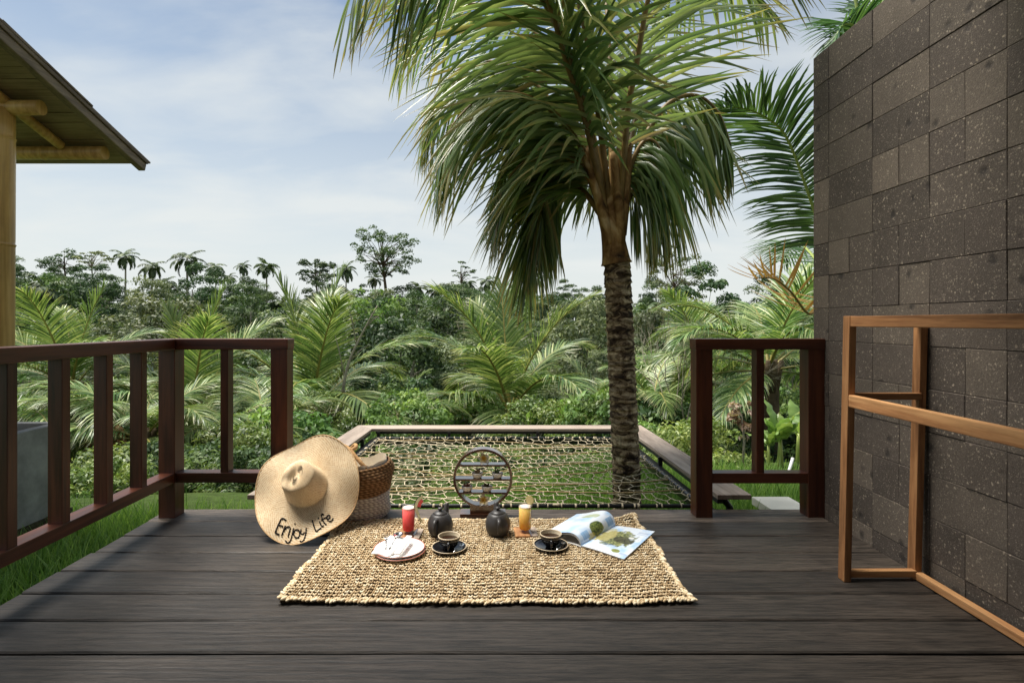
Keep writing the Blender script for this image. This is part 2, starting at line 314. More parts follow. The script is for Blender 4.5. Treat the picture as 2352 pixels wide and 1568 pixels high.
# ------------------------------------------------------------------ terrain
def sst(a, b, x): t = np.clip((x-a)/(b-a), 0, 1); return t*t*(3-2*t)
def edge(x): return 4.0+1.35*sst(-1.6, 1.6, x)+0.12*np.sin(x*1.7)
def terr(x, y):
    x = np.asarray(x, float); y = np.asarray(y, float)
    z = -0.5+0*x
    e = edge(x); z = z-3.2*sst(0, 9, y-e)
    q = x/np.maximum(y, 1)
    hill = sst(22, 112, y)*(5.2+5.2*sst(0.60, 0.85, -q)+0.9*sst(0.05, 0.3, q+0.35)*sst(0.0, 0.2, 0.12-q)-2.0*sst(0.05, 0.42, q))*(1-0.7*sst(112, 150, y))
    z = z+hill+0.5*np.sin(x*0.13+y*0.07)*sst(20, 50, y)
    z = z-2.5*sst(6, 20, -x)*sst(2, 30, 30-np.abs(y-8))*(1-sst(10, 22, y))
    return z
xs = np.concatenate([-np.geomspace(9, 700, 46)[::-1], np.linspace(-8.6, 8.6, 48), np.geomspace(9, 700, 46)])
ys = np.concatenate([-np.geomspace(3, 120, 14)[::-1], np.linspace(-2.5, 16, 60), np.geomspace(16.6, 1400, 80)])
X, Y = np.meshgrid(xs, ys); Z = terr(X, Y)
nx, ny = len(xs), len(ys); i = np.arange(nx*ny).reshape(ny, nx)
q = np.stack([i[:-1, :-1].ravel(), i[:-1, 1:].ravel(), i[1:, 1:].ravel(), i[1:, :-1].ravel()], 1)
props(link('terrain', npmesh('terrain', np.stack([X.ravel(), Y.ravel(), Z.ravel()], 1), [q]), M['soil'], smooth=True), kind='structure')
# ------------------------------------------------------------------ deck
rng = np.random.default_rng(3)
DX0, DX1 = -1.765, 1.66
deck = props(thing('deck', None, None), kind='structure')
lines = [2.95, 2.757, 2.571, 2.386, 2.21, 2.029, 1.845, 1.661]
while lines[-1] > -0.75: lines.append(lines[-1]-0.184)
for a, b in zip(lines[:-1], lines[1:]):
    g = 0.0046; dz = rng.uniform(-0.0015, 0.0012); xl = DX0+rng.uniform(-0.012, 0.006)
    m = MB(); n = 40; w0 = b+g; w1 = a-g
    for k in range(n+1):
        x = xl+(DX1-xl)*k/n; wv = 0.0012*math.sin(x*3+a*9)+rng.uniform(-.0006, .0006); wu = 0.0012*math.sin(x*2.3+a*5)+rng.uniform(-.0006, .0006)
        zz = dz+0.0008*math.sin(x*1.7+a*31); c = 0.005
        m.v += [(x, w0+wv, -0.032), (x, w0+wv, zz-c), (x, w0+wv+c, zz), (x, w1+wu-c, zz), (x, w1+wu, zz-c), (x, w1+wu, -0.032)]
    for k in range(n):
        for j in range(6): m.f.append((k*6+j, (k+1)*6+j, (k+1)*6+(j+1) % 6, k*6+(j+1) % 6))
    m.f.append((5, 4, 3, 2, 1, 0)); m.f.append(tuple(n*6+j for j in range(6)))
    o = m.build('plank', M['deck_pale'] if a > 2.9 else M['deck'], deck)  # outermost plank takes the paler copy of the deck material
for x in (-1.6, -0.8, 0, 0.8, 1.5): beam('joist', M['dark_y'], deck, x-0.03, x+0.03, -0.75, 2.93, -0.13, -0.034)
for x in (-1.6, 0, 1.5):
    for y in (0.3, 2.6): beam('footing', M['concrete'], deck, x-0.09, x+0.09, y-0.09, y+0.09, -0.6, -0.13)
# ------------------------------------------------------------------ stone wall, tile by tile
WX, WY1, WY0, WZ = 1.672, 2.918, 0.10, 2.40
wall = thing('stone_wall', 'tall dark volcanic stone wall of cut blocks beside the deck', 'wall', (WX, 1.5, -0.5))
mw = MB(); mw.box(WX+0.012, WX+0.26, WY0, WY1-0.012, -0.55, WZ-0.012); mw.build('core', simple('mortar', srgb(30, 28, 27), 0.95, 0.1), wall)
rows = [WZ-0.166*k for k in range(15)]+[0.078-0.166*k for k in range(1, 5)]
colsY = [WY1, 2.783]; 
while colsY[-1] > WY0+0.1: colsY.append(colsY[-1]-0.163)
def tilemesh(x, y0, y1, z0, z1):
    g = 0.0008; d = rng.uniform(0, 0.003); m = MB(); c = 0.0018
    a, b, e, f = y0+g, y1-g, z0+g, z1-g
    t = [rng.uniform(-0.0012, 0.0012) for _ in range(4)]
    m.add([(x+.02, a, e), (x+.02, b, e), (x+.02, b, f), (x+.02, a, f), (x-d+c, a, e), (x-d+c, b, e), (x-d+c, b, f), (x-d+c, a, f),
           (x-d+t[0], a+c, e+c), (x-d+t[1], b-c, e+c), (x-d+t[2], b-c, f-c), (x-d+t[3], a+c, f-c)],
          [(0, 1, 5, 4), (1, 2, 6, 5), (2, 3, 7, 6), (3, 0, 4, 7), (4, 5, 9, 8), (5, 6, 10, 9), (6, 7, 11, 10), (7, 4, 8, 11), (8, 9, 10, 11)])
    return m
for r in range(len(rows)-1):
    k = 0
    while k < len(colsY)-1:
        wd = 2 if (k > 0 and rng.random() < 0.42) else 1
        k2 = min(k+wd, len(colsY)-1)
        tilemesh(WX, colsY[k2], colsY[k], rows[r+1], rows[r]).build('stone_tile', M['stone'], wall); k = k2
for r in range(len(rows)-1):      # the end face, turned away from the deck
    m = MB(); m.box(WX+0.002, WX+0.258, WY1-0.012, WY1-0.001, rows[r+1]+.0012, rows[r]-.0012); m.build('end_tile', M['stone'], wall)
k = 0
while k < len(colsY)-1:
    k2 = min(k+2, len(colsY)-1); m = MB(); m.box(WX+0.004, WX+0.258, colsY[k2]+.0012, colsY[k]-.0014-(0.001 if k == 0 else 0), WZ-0.012, WZ-0.001); m.build('coping', M['stone'], wall); k = k2
# ------------------------------------------------------------------ railings
PW = 0.085
ra = thing('railing', 'dark brown wooden corner railing behind the straw hat', 'railing', (-1.7, 2.85, 0))
XL0, XL1 = -1.745, -1.66
def post(par, x0, y0, z1=0.862, h=PW): return beam('post', M['rail_z'], par, x0, x0+h, y0, y0+h, -0.004, z1)
YP = 2.806
post(ra, XL0, YP); post(ra, -1.171, YP); post(ra, XL0, 0.86)
beam('top_rail', M['rail_y'], ra, XL0-0.004, XL1+0.004, 0.80, YP-0.0035, 0.860, 0.915, 0.004)
beam('top_rail', M['rail_x'], ra, XL0-0.004, -1.082, YP-0.0035, YP+PW+0.004, 0.860, 0.915, 0.004)
beam('bottom_rail', M['rail_y'], ra, XL0+0.008, XL1-0.004, 0.945, YP+0.002, 0.178, 0.229)
beam('bottom_rail', M['rail_x'], ra, XL1-0.002, -1.169, YP+0.006, YP+PW-0.008, 0.178, 0.229)
for y in (1.154, 1.39, 1.626, 1.861, 2.095, 2.332, 2.56): beam('baluster', M['rail_z'], ra, -1.726, -1.669, y, y+0.04, 0.226, 0.862)
beam('baluster', M['rail_z'], ra, -1.434, -1.394, YP+0.012, YP+0.07, 0.226, 0.862)
rb = thing('railing', 'short dark brown wooden railing between the net platform and stone wall', 'railing', (1.34, 2.85, 0))
post(rb, 1.010, 2.815); post(rb, 1.586, 2.815)
beam('top_rail', M['rail_x'], rb, 1.006, 1.674, 2.811, 2.904, 0.860, 0.915, 0.004)
beam('bottom_rail', M['rail_x'], rb, 1.093, 1.588, 2.821, 2.892, 0.172, 0.224)
beam('baluster', M['rail_z'], rb, 1.325, 1.365, 2.826, 2.886, 0.222, 0.862)
# ------------------------------------------------------------------ teak rack beside the wall
rk = thing('clothes_rack', 'orange brown teak frame rack standing along the stone wall', 'rack', (1.47, 1.7, 0))
AX0, AX1, BX0, BX1 = 1.326, 1.347, 1.612, 1.640
YA, YB, YN = 2.13, 2.15, 1.10
bar('post', M['teak_z'], rk, (AX0+.014, YA, 0), (AX1+.014, YA, 1.024), 0.040, 0.028, up=(1, 0, 0))
bar('post', M['teak_z'], rk, (BX0+.014, YB, 0), (BX1+.012, YB, 1.008), 0.040, 0.028, up=(1, 0, 0))
bar('post', M['teak_z'], rk, (AX0+.014, YN, 0), (AX1+.014, YN, 1.024), 0.040, 0.028, up=(1, 0, 0))
bar('post', M['teak_z'], rk, (BX0+.014, YN, 0), (BX1+.012, YN, 1.008), 0.040, 0.028, up=(1, 0, 0))
bar('top_rail', M['teak_y'], rk, (AX1+.014, YA-0.022, 1.003), (AX1+.014, YN+.022, 1.003), 0.026, 0.040)
bar('middle_rail', M['teak_y'], rk, (AX1+.008, YA-0.02, 0.698), (AX1+.008, YN+.02, 0.698), 0.026, 0.046)
bar('bottom_rail', M['teak_y'], rk, (BX0+.014, YB-0.02, 0.018), (BX0+.014, YN+.02, 0.018), 0.030, 0.028)
for y in (YA, YN):
    for z, h in ((0.713, 0.026), (0.026, 0.026)):
        t = z/1.0; bar('cross_rail', M['teak_x'], rk, (AX0+.014+0.021*t+.01, y+0.003, z), (BX0+.004+.028*t, y+0.006, z), 0.026, h)
    bar('cross_rail', M['teak_x'], rk, (AX1+.024, y+0.004, 1.003), (BX1+.002, y+0.004, 1.003), 0.024, 0.028)
# ------------------------------------------------------------------ net platform
npf = thing('net_platform', 'outdoor net lounge platform with weathered plank rim hanging over the rice', 'platform', (0, 4.1, -0.05))
def zp(y): return 0.06-0.0255*(y-3.0)
def slab(name, mat, par, quad, th, bev=0.003):
    m = MB(); lo = [(x, y, z-th) for x, y, z in quad]
    m.add(list(quad)+lo, [(0, 1, 2, 3), (7, 6, 5, 4), (0, 4, 5, 1), (1, 5, 6, 2), (2, 6, 7, 3), (3, 7, 4, 0)])
    o = m.build(name, mat, par); bm = bmesh.new(); bm.from_mesh(o.data); bmesh.ops.recalc_face_normals(bm, faces=bm.faces); bm.to_mesh(o.data); bm.free(); bevel_mesh(o.data, bev); return o
XO, XI, YI, YO, YS = 1.375, 1.19, 5.13, 5.34, 2.99
for s in (-1, 1):
    slab('rim_plank', M['bench_y'], npf, [(s*XI, YS, zp(YS)), (s*XO, YS, zp(YS)), (s*XO, YO, zp(YO)), (s*XI, YI+.002, zp(YI))], 0.026)
slab('rim_plank', M['bench_x'], npf, [(-XI+.004, YI, zp(YI)), (XI-.004, YI, zp(YI)), (XO-.004, YO, zp(YO)), (-XO+.004, YO, zp(YO))], 0.026)
for s in (-1, 1):
    bar('frame_beam', M['black_metal'], npf, (s*1.17, 2.96, zp(2.96)-0.125), (s*1.17, 5.12, zp(5.12)-0.125), 0.04, 0.075)
    bar('plank_bearer', M['black_metal'], npf, (s*1.215, 3.02, zp(3.02)-0.042), (s*1.215, 5.12, zp(5.12)-0.042), 0.03, 0.03)
    for y in (3.35, 4.05, 4.75):
        bar('upright', M['black_metal'], npf, (s*1.187, y, zp(y)-0.10), (s*1.187, y, zp(y)-0.025), 0.03, 0.03, up=(0, 1, 0))
    m = MB(); m.tube([(s*1.25, 3.06, zp(3.06)-0.03), (s*1.25, 3.06, zp(3.06)-0.045), (s*1.285, 3.06, -0.03), (s*1.285, 3.06, -0.56)], 0.020, 8); m.build('leg', M['black_metal'], npf)
    m = MB(); m.tube([(s*1.17, 5.05, zp(5.05)-.15), (s*1.17, 5.05, -0.8)], 0.03, 8); m.build('leg', M['black_metal'], npf)
bar('frame_beam', M['black_metal'], npf, (-1.16, 5.10, zp(5.1)-0.105), (1.16, 5.10, zp(5.1)-0.105), 0.05, 0.06)
bar('plank_bearer', M['black_metal'], npf, (-1.16, 5.155, zp(5.155)-0.038), (1.16, 5.155, zp(5.155)-0.038), 0.03, 0.025)
for x in (-1.13, -0.47, 0.36, 1.08):
    bar('upright', M['black_metal'], npf, (x, 5.13, zp(5.13)-0.10), (x, 5.13, zp(5.13)-0.03), 0.028, 0.028, up=(0, 1, 0))
def zn(x, y):
    b = 0.0-0.03*(y-2.99); t = (x/1.10)**2
    s = max(0, 1-t)*max(0, 1-((y-4.0)/1.02)**2)
    return b-0.05*s
NX, NY0, NY1 = 1.10, 2.99, 5.03
rp = [(-NX, NY0, zn(-NX, NY0)), (NX, NY0, zn(NX, NY0)), (NX, NY1, zn(NX, NY1)), (-NX, NY1, zn(-NX, NY1))]
for a, b in ((0, 1), (1, 2), (2, 3), (3, 0)):
    m = MB(); m.tube([rp[a], rp[b]], 0.0115, 8); m.build('net_rail', M['black_metal'], npf)
for s in (-1, 1):
    for y in (3.3, 3.9, 4.5): m = MB(); m.tube([(s*NX, y, zn(NX, y)), (s*1.165, y, zp(y)-0.11)], 0.006, 6); m.build('net_hook', M['black_metal'], npf)
TR = Vector((0.885, 3.82, 0))
rn = np.random.default_rng(11)
def cord(mb, a, b, r, sag=0.006):
    if (a-b).length < 0.012: return
    mid = (a+b)/2+Vector((rn.uniform(-.006, .006), rn.uniform(-.006, .006), -sag))
    dd = (mid-TR); dd.z = 0
    if dd.length < 0.10: return
    mb.tube([a, mid, b], r, 5, cap=False)
from mathutils.geometry import delaunay_2d_cdt
seeds = []; cw, ch = 0.074, 0.118
for j in range(int((NY1-NY0)/ch)+2):
    for i in range(int(2*NX/cw)+2):
        seeds.append(Vector((-NX-.02+cw*(i+.5*(j % 2))+rn.uniform(-.42, .42)*cw, NY0-.02+ch*j+rn.uniform(-.42, .42)*ch)))
dv, de, df, _, _, _ = delaunay_2d_cdt([Vector((s.x/cw, s.y/ch)) for s in seeds], [], [], 0, 1e-6)
cen, own = [], {}
for k, t in enumerate(df):
    c = sum((Vector((dv[q].x*cw, dv[q].y*ch)) for q in t), Vector((0, 0)))/len(t)
    x = min(max(c.x, -NX), NX); y = min(max(c.y, NY0), NY1)
    d = Vector((x-TR.x, y-TR.y, 0))
    if d.length < 0.118: d = d.normalized()*0.118; x, y = TR.x+d.x, TR.y+d.y
    cen.append(Vector((x, y, zn(x, y)+rn.uniform(-.007, .007))))
    for q in range(len(t)): own.setdefault(tuple(sorted((t[q], t[(q+1) % len(t)]))), []).append(k)
m = MB(); kn = MB()
for e, ks in own.items():
    if len(ks) == 2: cord(m, cen[ks[0]], cen[ks[1]], rn.uniform(.0022, .0032), .003)
for c in cen: kn.tube([c+Vector((-.006, 0, 0)), c, c+Vector((.006, 0, 0))], [.002, .0046, .002], 5)
props(m.build('net_mesh', M['rope'], npf, smooth=True), kind='stuff'); props(kn.build('net_knots', M['rope'], npf, smooth=True), kind='stuff')
for k in range(11):
    y = NY0+0.05+(NY1-NY0-0.1)*(k+rn.uniform(0.1, .9))/11; pp = []; ph = rn.uniform(0, 6); am = rn.uniform(.03, .10); sl2 = rn.uniform(-.22, .22)
    for i in range(25):
        x = -NX+2*NX*i/24; yy = min(max(y+am*math.sin(x*rn.uniform(2.6, 2.9)+ph)+sl2*x/NX, NY0+.01), NY1-.01)
        d = Vector((x-TR.x, yy-TR.y, 0))
        if d.length < 0.125: yy = TR.y+(0.125 if yy > TR.y else -0.125)
        pp.append((x, yy, zn(x, yy)+0.003))
    mm = MB(); mm.tube(pp, rn.uniform(.0034, .0048), 6); mm.build('net_rope', M['rope_dark'] if k % 3 else M['rope'], npf, smooth=True)
lash = MB()
for s in range(34):
    for y in (NY0, NY1):
        x = -NX+0.03+2*(NX-.03)*(s+rn.uniform(0, .9))/34; h = rn.uniform(.003, .007); lash.tube([(x-h, y, zn(x, y)), (x, y, zn(x, y)), (x+h, y, zn(x, y))], [.0128, rn.uniform(.0135, .0155), .0128], 8)
for s in range(30):
    for x in (-NX, NX):
        y = NY0+0.04+(NY1-NY0-.08)*(s+rn.uniform(0, .9))/30; h = rn.uniform(.004, .009); lash.tube([(x, y-h, zn(x, y)), (x, y, zn(x, y)), (x, y+h, zn(x, y))], [.0128, rn.uniform(.0135, .016), .0128], 8)
for x, y in ((-.32, NY0), (.31, NY0), (-.62, NY1), (.1, NY1), (NX, 3.55), (NX, 4.2)):
    c_ = Vector((x, y, zn(x, y)+.004)); lash.tube([c_+Vector((rn.uniform(-.02, .02), rn.uniform(-.02, .02), rn.uniform(-.004, .012))) for _ in range(7)], .006, 6)
props(lash.build('lashing', M['rope'], npf, smooth=True), kind='stuff')
# ------------------------------------------------------------------ neighbouring bamboo pavilion
pv = thing('bamboo_pavilion', 'bamboo pavilion with a bamboo column and sloping shingle roof next door', 'pavilion', (-3.4, 3.75, 0.3))
rb_ = np.random.default_rng(8)
def culm(name, a, b, r, par, n=18, gap=0.42, off=0.1):
    a = Vector(a); b = Vector(b); L = (b-a).length; pts_, rad = [], []
    s = 0.0; nodes = [off+gap*k for k in range(40) if off+gap*k < L]
    st = sorted(set([0, L]+[x for nn in nodes for x in (nn-.02, nn-.008, nn-.003, nn+.001, nn+.005, nn+.012, nn+.03)]))
    for x in st:
        if x < 0 or x > L: continue
        d = min([x-nn for nn in nodes], key=abs, default=1)
        rr = r*(1.0+(0.075 if abs(d+0.003) < .001 else 0.05 if abs(d-0.001) < .003 else -0.015 if 0.003 < d < .013 else 0.02 if abs(d+.008) < .001 else 0))
        pts_.append(a.lerp(b, x/L)); rad.append(rr)
    m = MB(); m.tube(pts_, rad, n, cap=True); o = m.build(name, M['bamboo'], par, smooth=True)
    for p in o.data.polygons:
        if len(p.vertices) > 4: p.use_smooth = False
    return o
YC = 3.66
culm('column', (-3.335, YC, 0.28), (-3.325, YC, 2.42), 0.077, pv, 24, 0.71, 0.53)
culm('column', (-3.335, 1.2, 0.31), (-3.33, 1.2, 3.15), 0.077, pv, 24, 0.7, 0.5)
culm('beam', (-6.2, YC, 2.43), (-3.055, YC, 2.43), 0.049, pv, 16, 0.5, 0.42)
SL = -0.315
def zu(y): return 2.262+SL*(y-4.40)        # underside of the mat at the verge
culm('eave_beam', (-6.2, 4.16, zu(4.16)-0.055), (-2.99, 4.16, zu(4.16)-0.055), 0.05, pv, 16, 0.5, 0.25)
for x in (-3.28, -3.85, -4.4, -5.0):
    culm('rafter', (x, 1.1, zu(1.1)-0.035), (x, 4.10, zu(4.10)-0.035), 0.034, pv, 12, 0.4, 0.2)
mat_k = NT('mat_weave'); mv = mat_k.coords((1, 1, 1)); ma = mat_k.noise(mv, 5, 5, 0.6); mbn = mat_k.noise(mat_k.coords((0.05, 1, 1)), 60, 4)
mat_k.set(Base_Color=mat_k.mix(0.5, mat_k.ramp(ma, [(0.3, srgb(120, 102, 80)), (0.7, srgb(164, 144, 116))]), mat_k.ramp(mbn, [(0.3, srgb(88, 72, 54)), (0.7, srgb(172, 150, 122))])), Roughness=0.7); mat_k.bump(mbn, 0.4, 0.004)
y = 4.40
while y > 1.0:                                         # bamboo strips of the ceiling mat, laid along the eave
    y0 = y-rb_.uniform(0.085, 0.13); x = -2.93-rb_.uniform(0, .02)
    while x > -6.2:
        x1 = x-rb_.uniform(0.5, 1.1); dz = rb_.uniform(0, 0.009)
        slab('mat_strip', mat_k.m, pv, [(x1+.003, y0+.005, zu(y0)+dz+.014), (x-.003, y0+.005, zu(y0)+dz+.014), (x-.003, y-.002, zu(y)+dz+.014), (x1+.003, y-.002, zu(y)+dz+.014)], 0.008, 0.001); x = x1
    y = y0
for lay, (yo, zo) in enumerate(((0.0, 0.024), (0.03, 0.046), (0.055, 0.068))):      # layers of shingle battens along the verge and over the roof
    y = 4.40+yo+0.02
    while y > 1.0:
        ln = rb_.uniform(0.28, 0.36)
        y0 = y-ln
        slab('shingle', M['grey_y'], pv, [(-6.2, y0, zu(y0)+zo+.016), (-2.91+rb_.uniform(-.012, .012), y0, zu(y0)+zo+.016), (-2.90+rb_.uniform(-.012, .016), y-.002, zu(y)+zo+.012), (-6.2, y-.002, zu(y)+zo+.012)], 0.017, 0.002)
        y = y0
bar('verge_board', M['grey_y'], pv, (-2.90, 1.0, zu(1.0)+0.012), (-2.90, 4.46, zu(4.46)+0.012), 0.055, 0.062, 0.008)
bar('verge_board', M['grey_y'], pv, (-2.893, 1.0, zu(1.0)+0.056), (-2.893, 4.475, zu(4.475)+0.060), 0.065, 0.030, 0.006)
for k in range(9):                                    # weathered splints lying along the verge
    oy = rb_.uniform(0, .05); xo = -2.885+rb_.uniform(-.03, .012); zo = .05+.012*k/2
    bar('splint', M['grey_y'], pv, (xo, 1.0+k*.36, zu(1.0+k*.36)+zo), (xo+.006, 1.65+k*.36+oy, zu(1.65+k*.36+oy)+zo-.004), 0.03, 0.014, 0.003)
bar('ridge', M['grey_x'], pv, (-6.2, 1.0, zu(1.0)+0.08), (-2.88, 1.0, zu(1.0)+0.08), 0.12, 0.08, 0.01)
cb = thing('concrete_planter', 'hollow grey concrete block base under the bamboo column', 'planter', (-3.4, 3.9, -0.6))
def hollow(par, x0, x1, y0, y1, z0, z1, t, mat):
    m = MB(); vs = []
    for z in (z0, z1):
        for a in (0, t):
            vs += [(x0+a, y0+a, z), (x1-a, y0+a, z), (x1-a, y1-a, z), (x0+a, y1-a, z)]
    zf = z1-0.12; vs += [(x0+t, y0+t, zf), (x1-t, y0+t, zf), (x1-t, y1-t, zf), (x0+t, y1-t, zf)]
    fs = []
    for k in range(4):
        j = (k+1) % 4
        fs += [(k, j, 8+j, 8+k), (8+k, 8+j, 12+j, 12+k), (12+k, 12+j, 16+j, 16+k)]
    fs += [(16, 17, 18, 19), (3, 2, 1, 0)]
    m.add(vs, fs); o = m.build('block', mat, par); bevel_mesh(o.data, 0.008); return o
hollow(cb, -3.80, -3.10, 3.30, 3.94, -0.34, 0.288, 0.07, M['concrete'])
mo = beam('mossy_footing', M['moss'], cb, -3.84, -3.085, 3.27, 3.98, -2.2, -0.33, 0.02)
hb = thing('concrete_planter', 'grey concrete base out at the pavilion side', 'planter', (-3.4, 1.2, -0.6)); hollow(hb, -3.9, -3.045, 0.9, 1.5, -0.5, 0.316, 0.085, M['concrete'])
# ------------------------------------------------------------------ stepping stone in the rice
ss = G(1728, 1140, -0.30)
st_ = thing('stepping_slab', 'pale concrete stepping slab in the rice beside the stone wall', 'slab', (2.1, 3.7, -0.5))
slab('slab', M['concrete_pale'], st_, [(1.91, 3.30, -0.30), (2.19, 3.30, -0.30), (2.16, 4.10, -0.30), (1.885, 4.10, -0.30)], 0.06, 0.006)
beam('pier', M['concrete'], st_, 1.95, 2.12, 3.5, 3.9, -0.55, -0.361)
# ------------------------------------------------------------------ unseen house behind the camera, its eaves added to shade deck and wall
hs = thing('house', 'unseen villa behind the deck with sliding glass doors and wooden eaves added for shade', 'house', (0, -0.8, 0))
for x0, x1, z0, z1 in ((-2.2, -1.5, -0.5, 2.75), (1.5, 2.2, -0.5, 2.75), (-1.5, 1.5, 2.2, 2.75)): beam('wall', M['plaster'], hs, x0, x1, -1.0, -0.8, z0, z1)
for k in range(3):
    x0 = -1.498+k*0.9987; x1 = x0+0.9967
    for a, b, c, d in ((x0, x0+.06, 0, 2.198), (x1-.06, x1, 0, 2.198), (x0+.06, x1-.06, 0, .08), (x0+.06, x1-.06, 2.12, 2.198)): beam('door_frame', M['dark_z'], hs, a, b, -0.93, -0.88, c, d)
    m = MB(); m.box(x0+.06, x1-.06, -0.915, -0.905, .08, 2.12); m.build('pane', M['glass_dark'], hs)
SHADE_EAVE = 1.85  # overhang depth shaped by the shade it throws on near deck and wall
bar('fascia', M['dark_x'], hs, (-2.6, SHADE_EAVE, 2.58), (2.6, SHADE_EAVE, 2.58), 0.03, 0.16)
k = 0; yy = SHADE_EAVE-0.02
while yy > -1.4:
    slab('ceiling_board', M['dark_x'], hs, [(-2.6, yy-.146, 2.75+0.12*(SHADE_EAVE-yy)), (2.6, yy-.146, 2.75+0.12*(SHADE_EAVE-yy)), (2.6, yy, 2.75+.12*(SHADE_EAVE-yy)), (-2.6, yy, 2.75+.12*(SHADE_EAVE-yy))], 0.02); yy -= 0.15
for x in np.linspace(-2.4, 2.4, 7): bar('rafter', M['dark_y'], hs, (x, -1.3, 2.93), (x, SHADE_EAVE-.016, 2.67), 0.06, 0.10)
# ------------------------------------------------------------------ rug
rg = np.random.default_rng(21)
RX0, RX1, RY0, RY1 = -0.785, 0.688, 1.945, 2.748
def ell(nu=6, nv=4):
    v = []; f = []
    v.append((-1, 0, 0))
    for i in range(1, nv):
        a = math.pi*i/nv
        for k in range(nu): b = 2*math.pi*k/nu; v.append((-math.cos(a), math.sin(a)*math.cos(b), math.sin(a)*math.sin(b)))
    v.append((1, 0, 0)); t = []
    q = []
    for k in range(nu): t.append((0, 1+(k+1) % nu, 1+k)); t.append((len(v)-1, 1+(nv-2)*nu+k, 1+(nv-2)*nu+(k+1) % nu))
    for i in range(nv-2):
        for k in range(nu): q.append((1+i*nu+k, 1+i*nu+(k+1) % nu, 1+(i+1)*nu+(k+1) % nu, 1+(i+1)*nu+k))
    return np.array(v), np.array(t), np.array(q)
EV, ET, EQ = ell()
def inst(V, faces, mats, offs):
    n = len(offs); W = np.einsum('nij,kj->nki', mats, V)+offs[:, None, :]
    k = len(V); fo = [(np.arange(n)[:, None, None]*k+f[None]).reshape(-1, f.shape[1]) for f in faces]
    return W.reshape(-1, 3), fo
def rugdef(W):
    x, y, z = W[:, 0].copy(), W[:, 1].copy(), W[:, 2].copy()
    W[:, 1] = y+0.005*np.sin(x*9+1)*(1-(y-RY0)/(RY1-RY0))+0.004*np.sin(x*23)-0.010*np.exp(-((x-.1)/.35)**2)*(1-(y-RY0)/(RY1-RY0))
    W[:, 0] = x+0.006*np.sin(y*11)+0.004*np.sin(y*29+x*3)
    cor = np.exp(-(((x-RX1)/.07)**2+((y-RY1)/.07)**2)); W[:, 2] = z+0.026*cor+0.003*np.sin(x*7+y*5)**2; W[:, 0] += 0.0*cor; W[:, 1] += 0.012*cor
    e = np.exp(-((x-RX0)/.03)**2)*np.exp(-((y-RY0)/.03)**2); W[:, 2] += 0.006*e
    return W
cxs = np.arange(RX0+.012, RX1-.005, 0.0180); cys = np.arange(RY0+.012, RY1-.008, 0.0236)
offs, mats, tint = [], [], []
for jy, y in enumerate(cys):
    for ix, x in enumerate(cxs):
        base = rg.uniform(0, 1)
        for s in (-1, 1):
            a = s*R_(60+rg.uniform(-12, 12)); el = R_(rg.uniform(6, 30)); L = rg.uniform(.0094, .0114); r = rg.uniform(.0034, .0043)
            ca, sa, ce, se = math.cos(a), math.sin(a), math.cos(el), math.sin(el)
            ax = np.array([ca*ce, sa*ce, se*0.8]); ay = np.array([-sa, ca, 0]); az = np.cross(ax, ay)
            mats.append(np.stack([ax*L, ay*r, az*r*1.15], 1)); offs.append((x+s*0.0040+rg.uniform(-.0012, .0012), y+(0.0015 if ix % 2 else 0)+rg.uniform(-.0014, .0014), 0.0142+rg.uniform(-.0012, .0012)))
            tint.append(base*.6+rg.uniform(0, .4))
        # dark cord between the stitches
        if rg.random() < .5:
            mats.append(np.diag([.0034, .009, .0034])); offs.append((x+.01, y, .0105)); tint.append(rg.uniform(0, .25))
def border(n, fx, fy, ang):
    for k in range(n):
        t = (k+.5)/n; a = ang+R_(rg.uniform(20, 60)); L = rg.uniform(.010, .014); r = rg.uniform(.0050, .0066)
        ax = np.array([math.cos(a), math.sin(a), rg.uniform(-.2, .3)]); ax /= np.linalg.norm(ax); ay = np.array([-math.sin(a), math.cos(a), 0]); az = np.cross(ax, ay)
        mats.append(np.stack([ax*L, ay*r, az*r], 1)); offs.append((fx(t)+rg.uniform(-.003, .003), fy(t)+rg.uniform(-.004, .004), .0125+rg.uniform(-.003, .003))); tint.append(rg.uniform(.2, 1))
W_ = RX1-RX0; H_ = RY1-RY0
for dd in (0.0, 0.008):
    border(105, lambda t: RX0+W_*t, lambda t: RY0+dd, 0); border(105, lambda t: RX0+W_*t, lambda t: RY1-dd, 0)
    border(58, lambda t: RX0+dd, lambda t: RY0+H_*t, R_(90)); border(58, lambda t: RX1-dd, lambda t: RY0+H_*t, R_(90))
W, fo = inst(EV, [ET, EQ], np.array(mats), np.array(offs)); W = rugdef(W)
tt = np.repeat(np.array(tint), len(EV)); col = np.stack([tt, tt, tt], 1)
rugm = NT('rug_fibre'); at = rugm.n('Attribute', attribute_name='tint'); sp = rugm.n('SeparateColor'); rugm.l(at.outputs['Color'], sp.inputs[0])
rc = rugm.ramp(sp.outputs[0], [(0, srgb(150, 124, 90)), (0.4, srgb(208, 184, 146)), (0.75, srgb(234, 216, 182)), (1, srgb(248, 236, 210))])
rn_ = rugm.noise(rugm.coords((1, 1, 1), False), 700, 3); rugm.set(Base_Color=rugm.mix(.5, rc, rugm.ramp(rn_, [(.3, (.6, .57, .5)), (.65, (1.15, 1.12, 1.08))]), 'MULTIPLY'), Roughness=.75, Specular_IOR_Level=.25); rugm.bump(rn_, .5, .002)
rug = thing('rug', 'thick knotted beige rope rug lying on the dark deck', 'rug', ((RX0+RX1)/2, RY0, 0))
o = link('stitches', npmesh('stitches', W-np.array([(RX0+RX1)/2, RY0, 0]), fo, col), rugm.m, rug, True); props(o, kind='stuff')
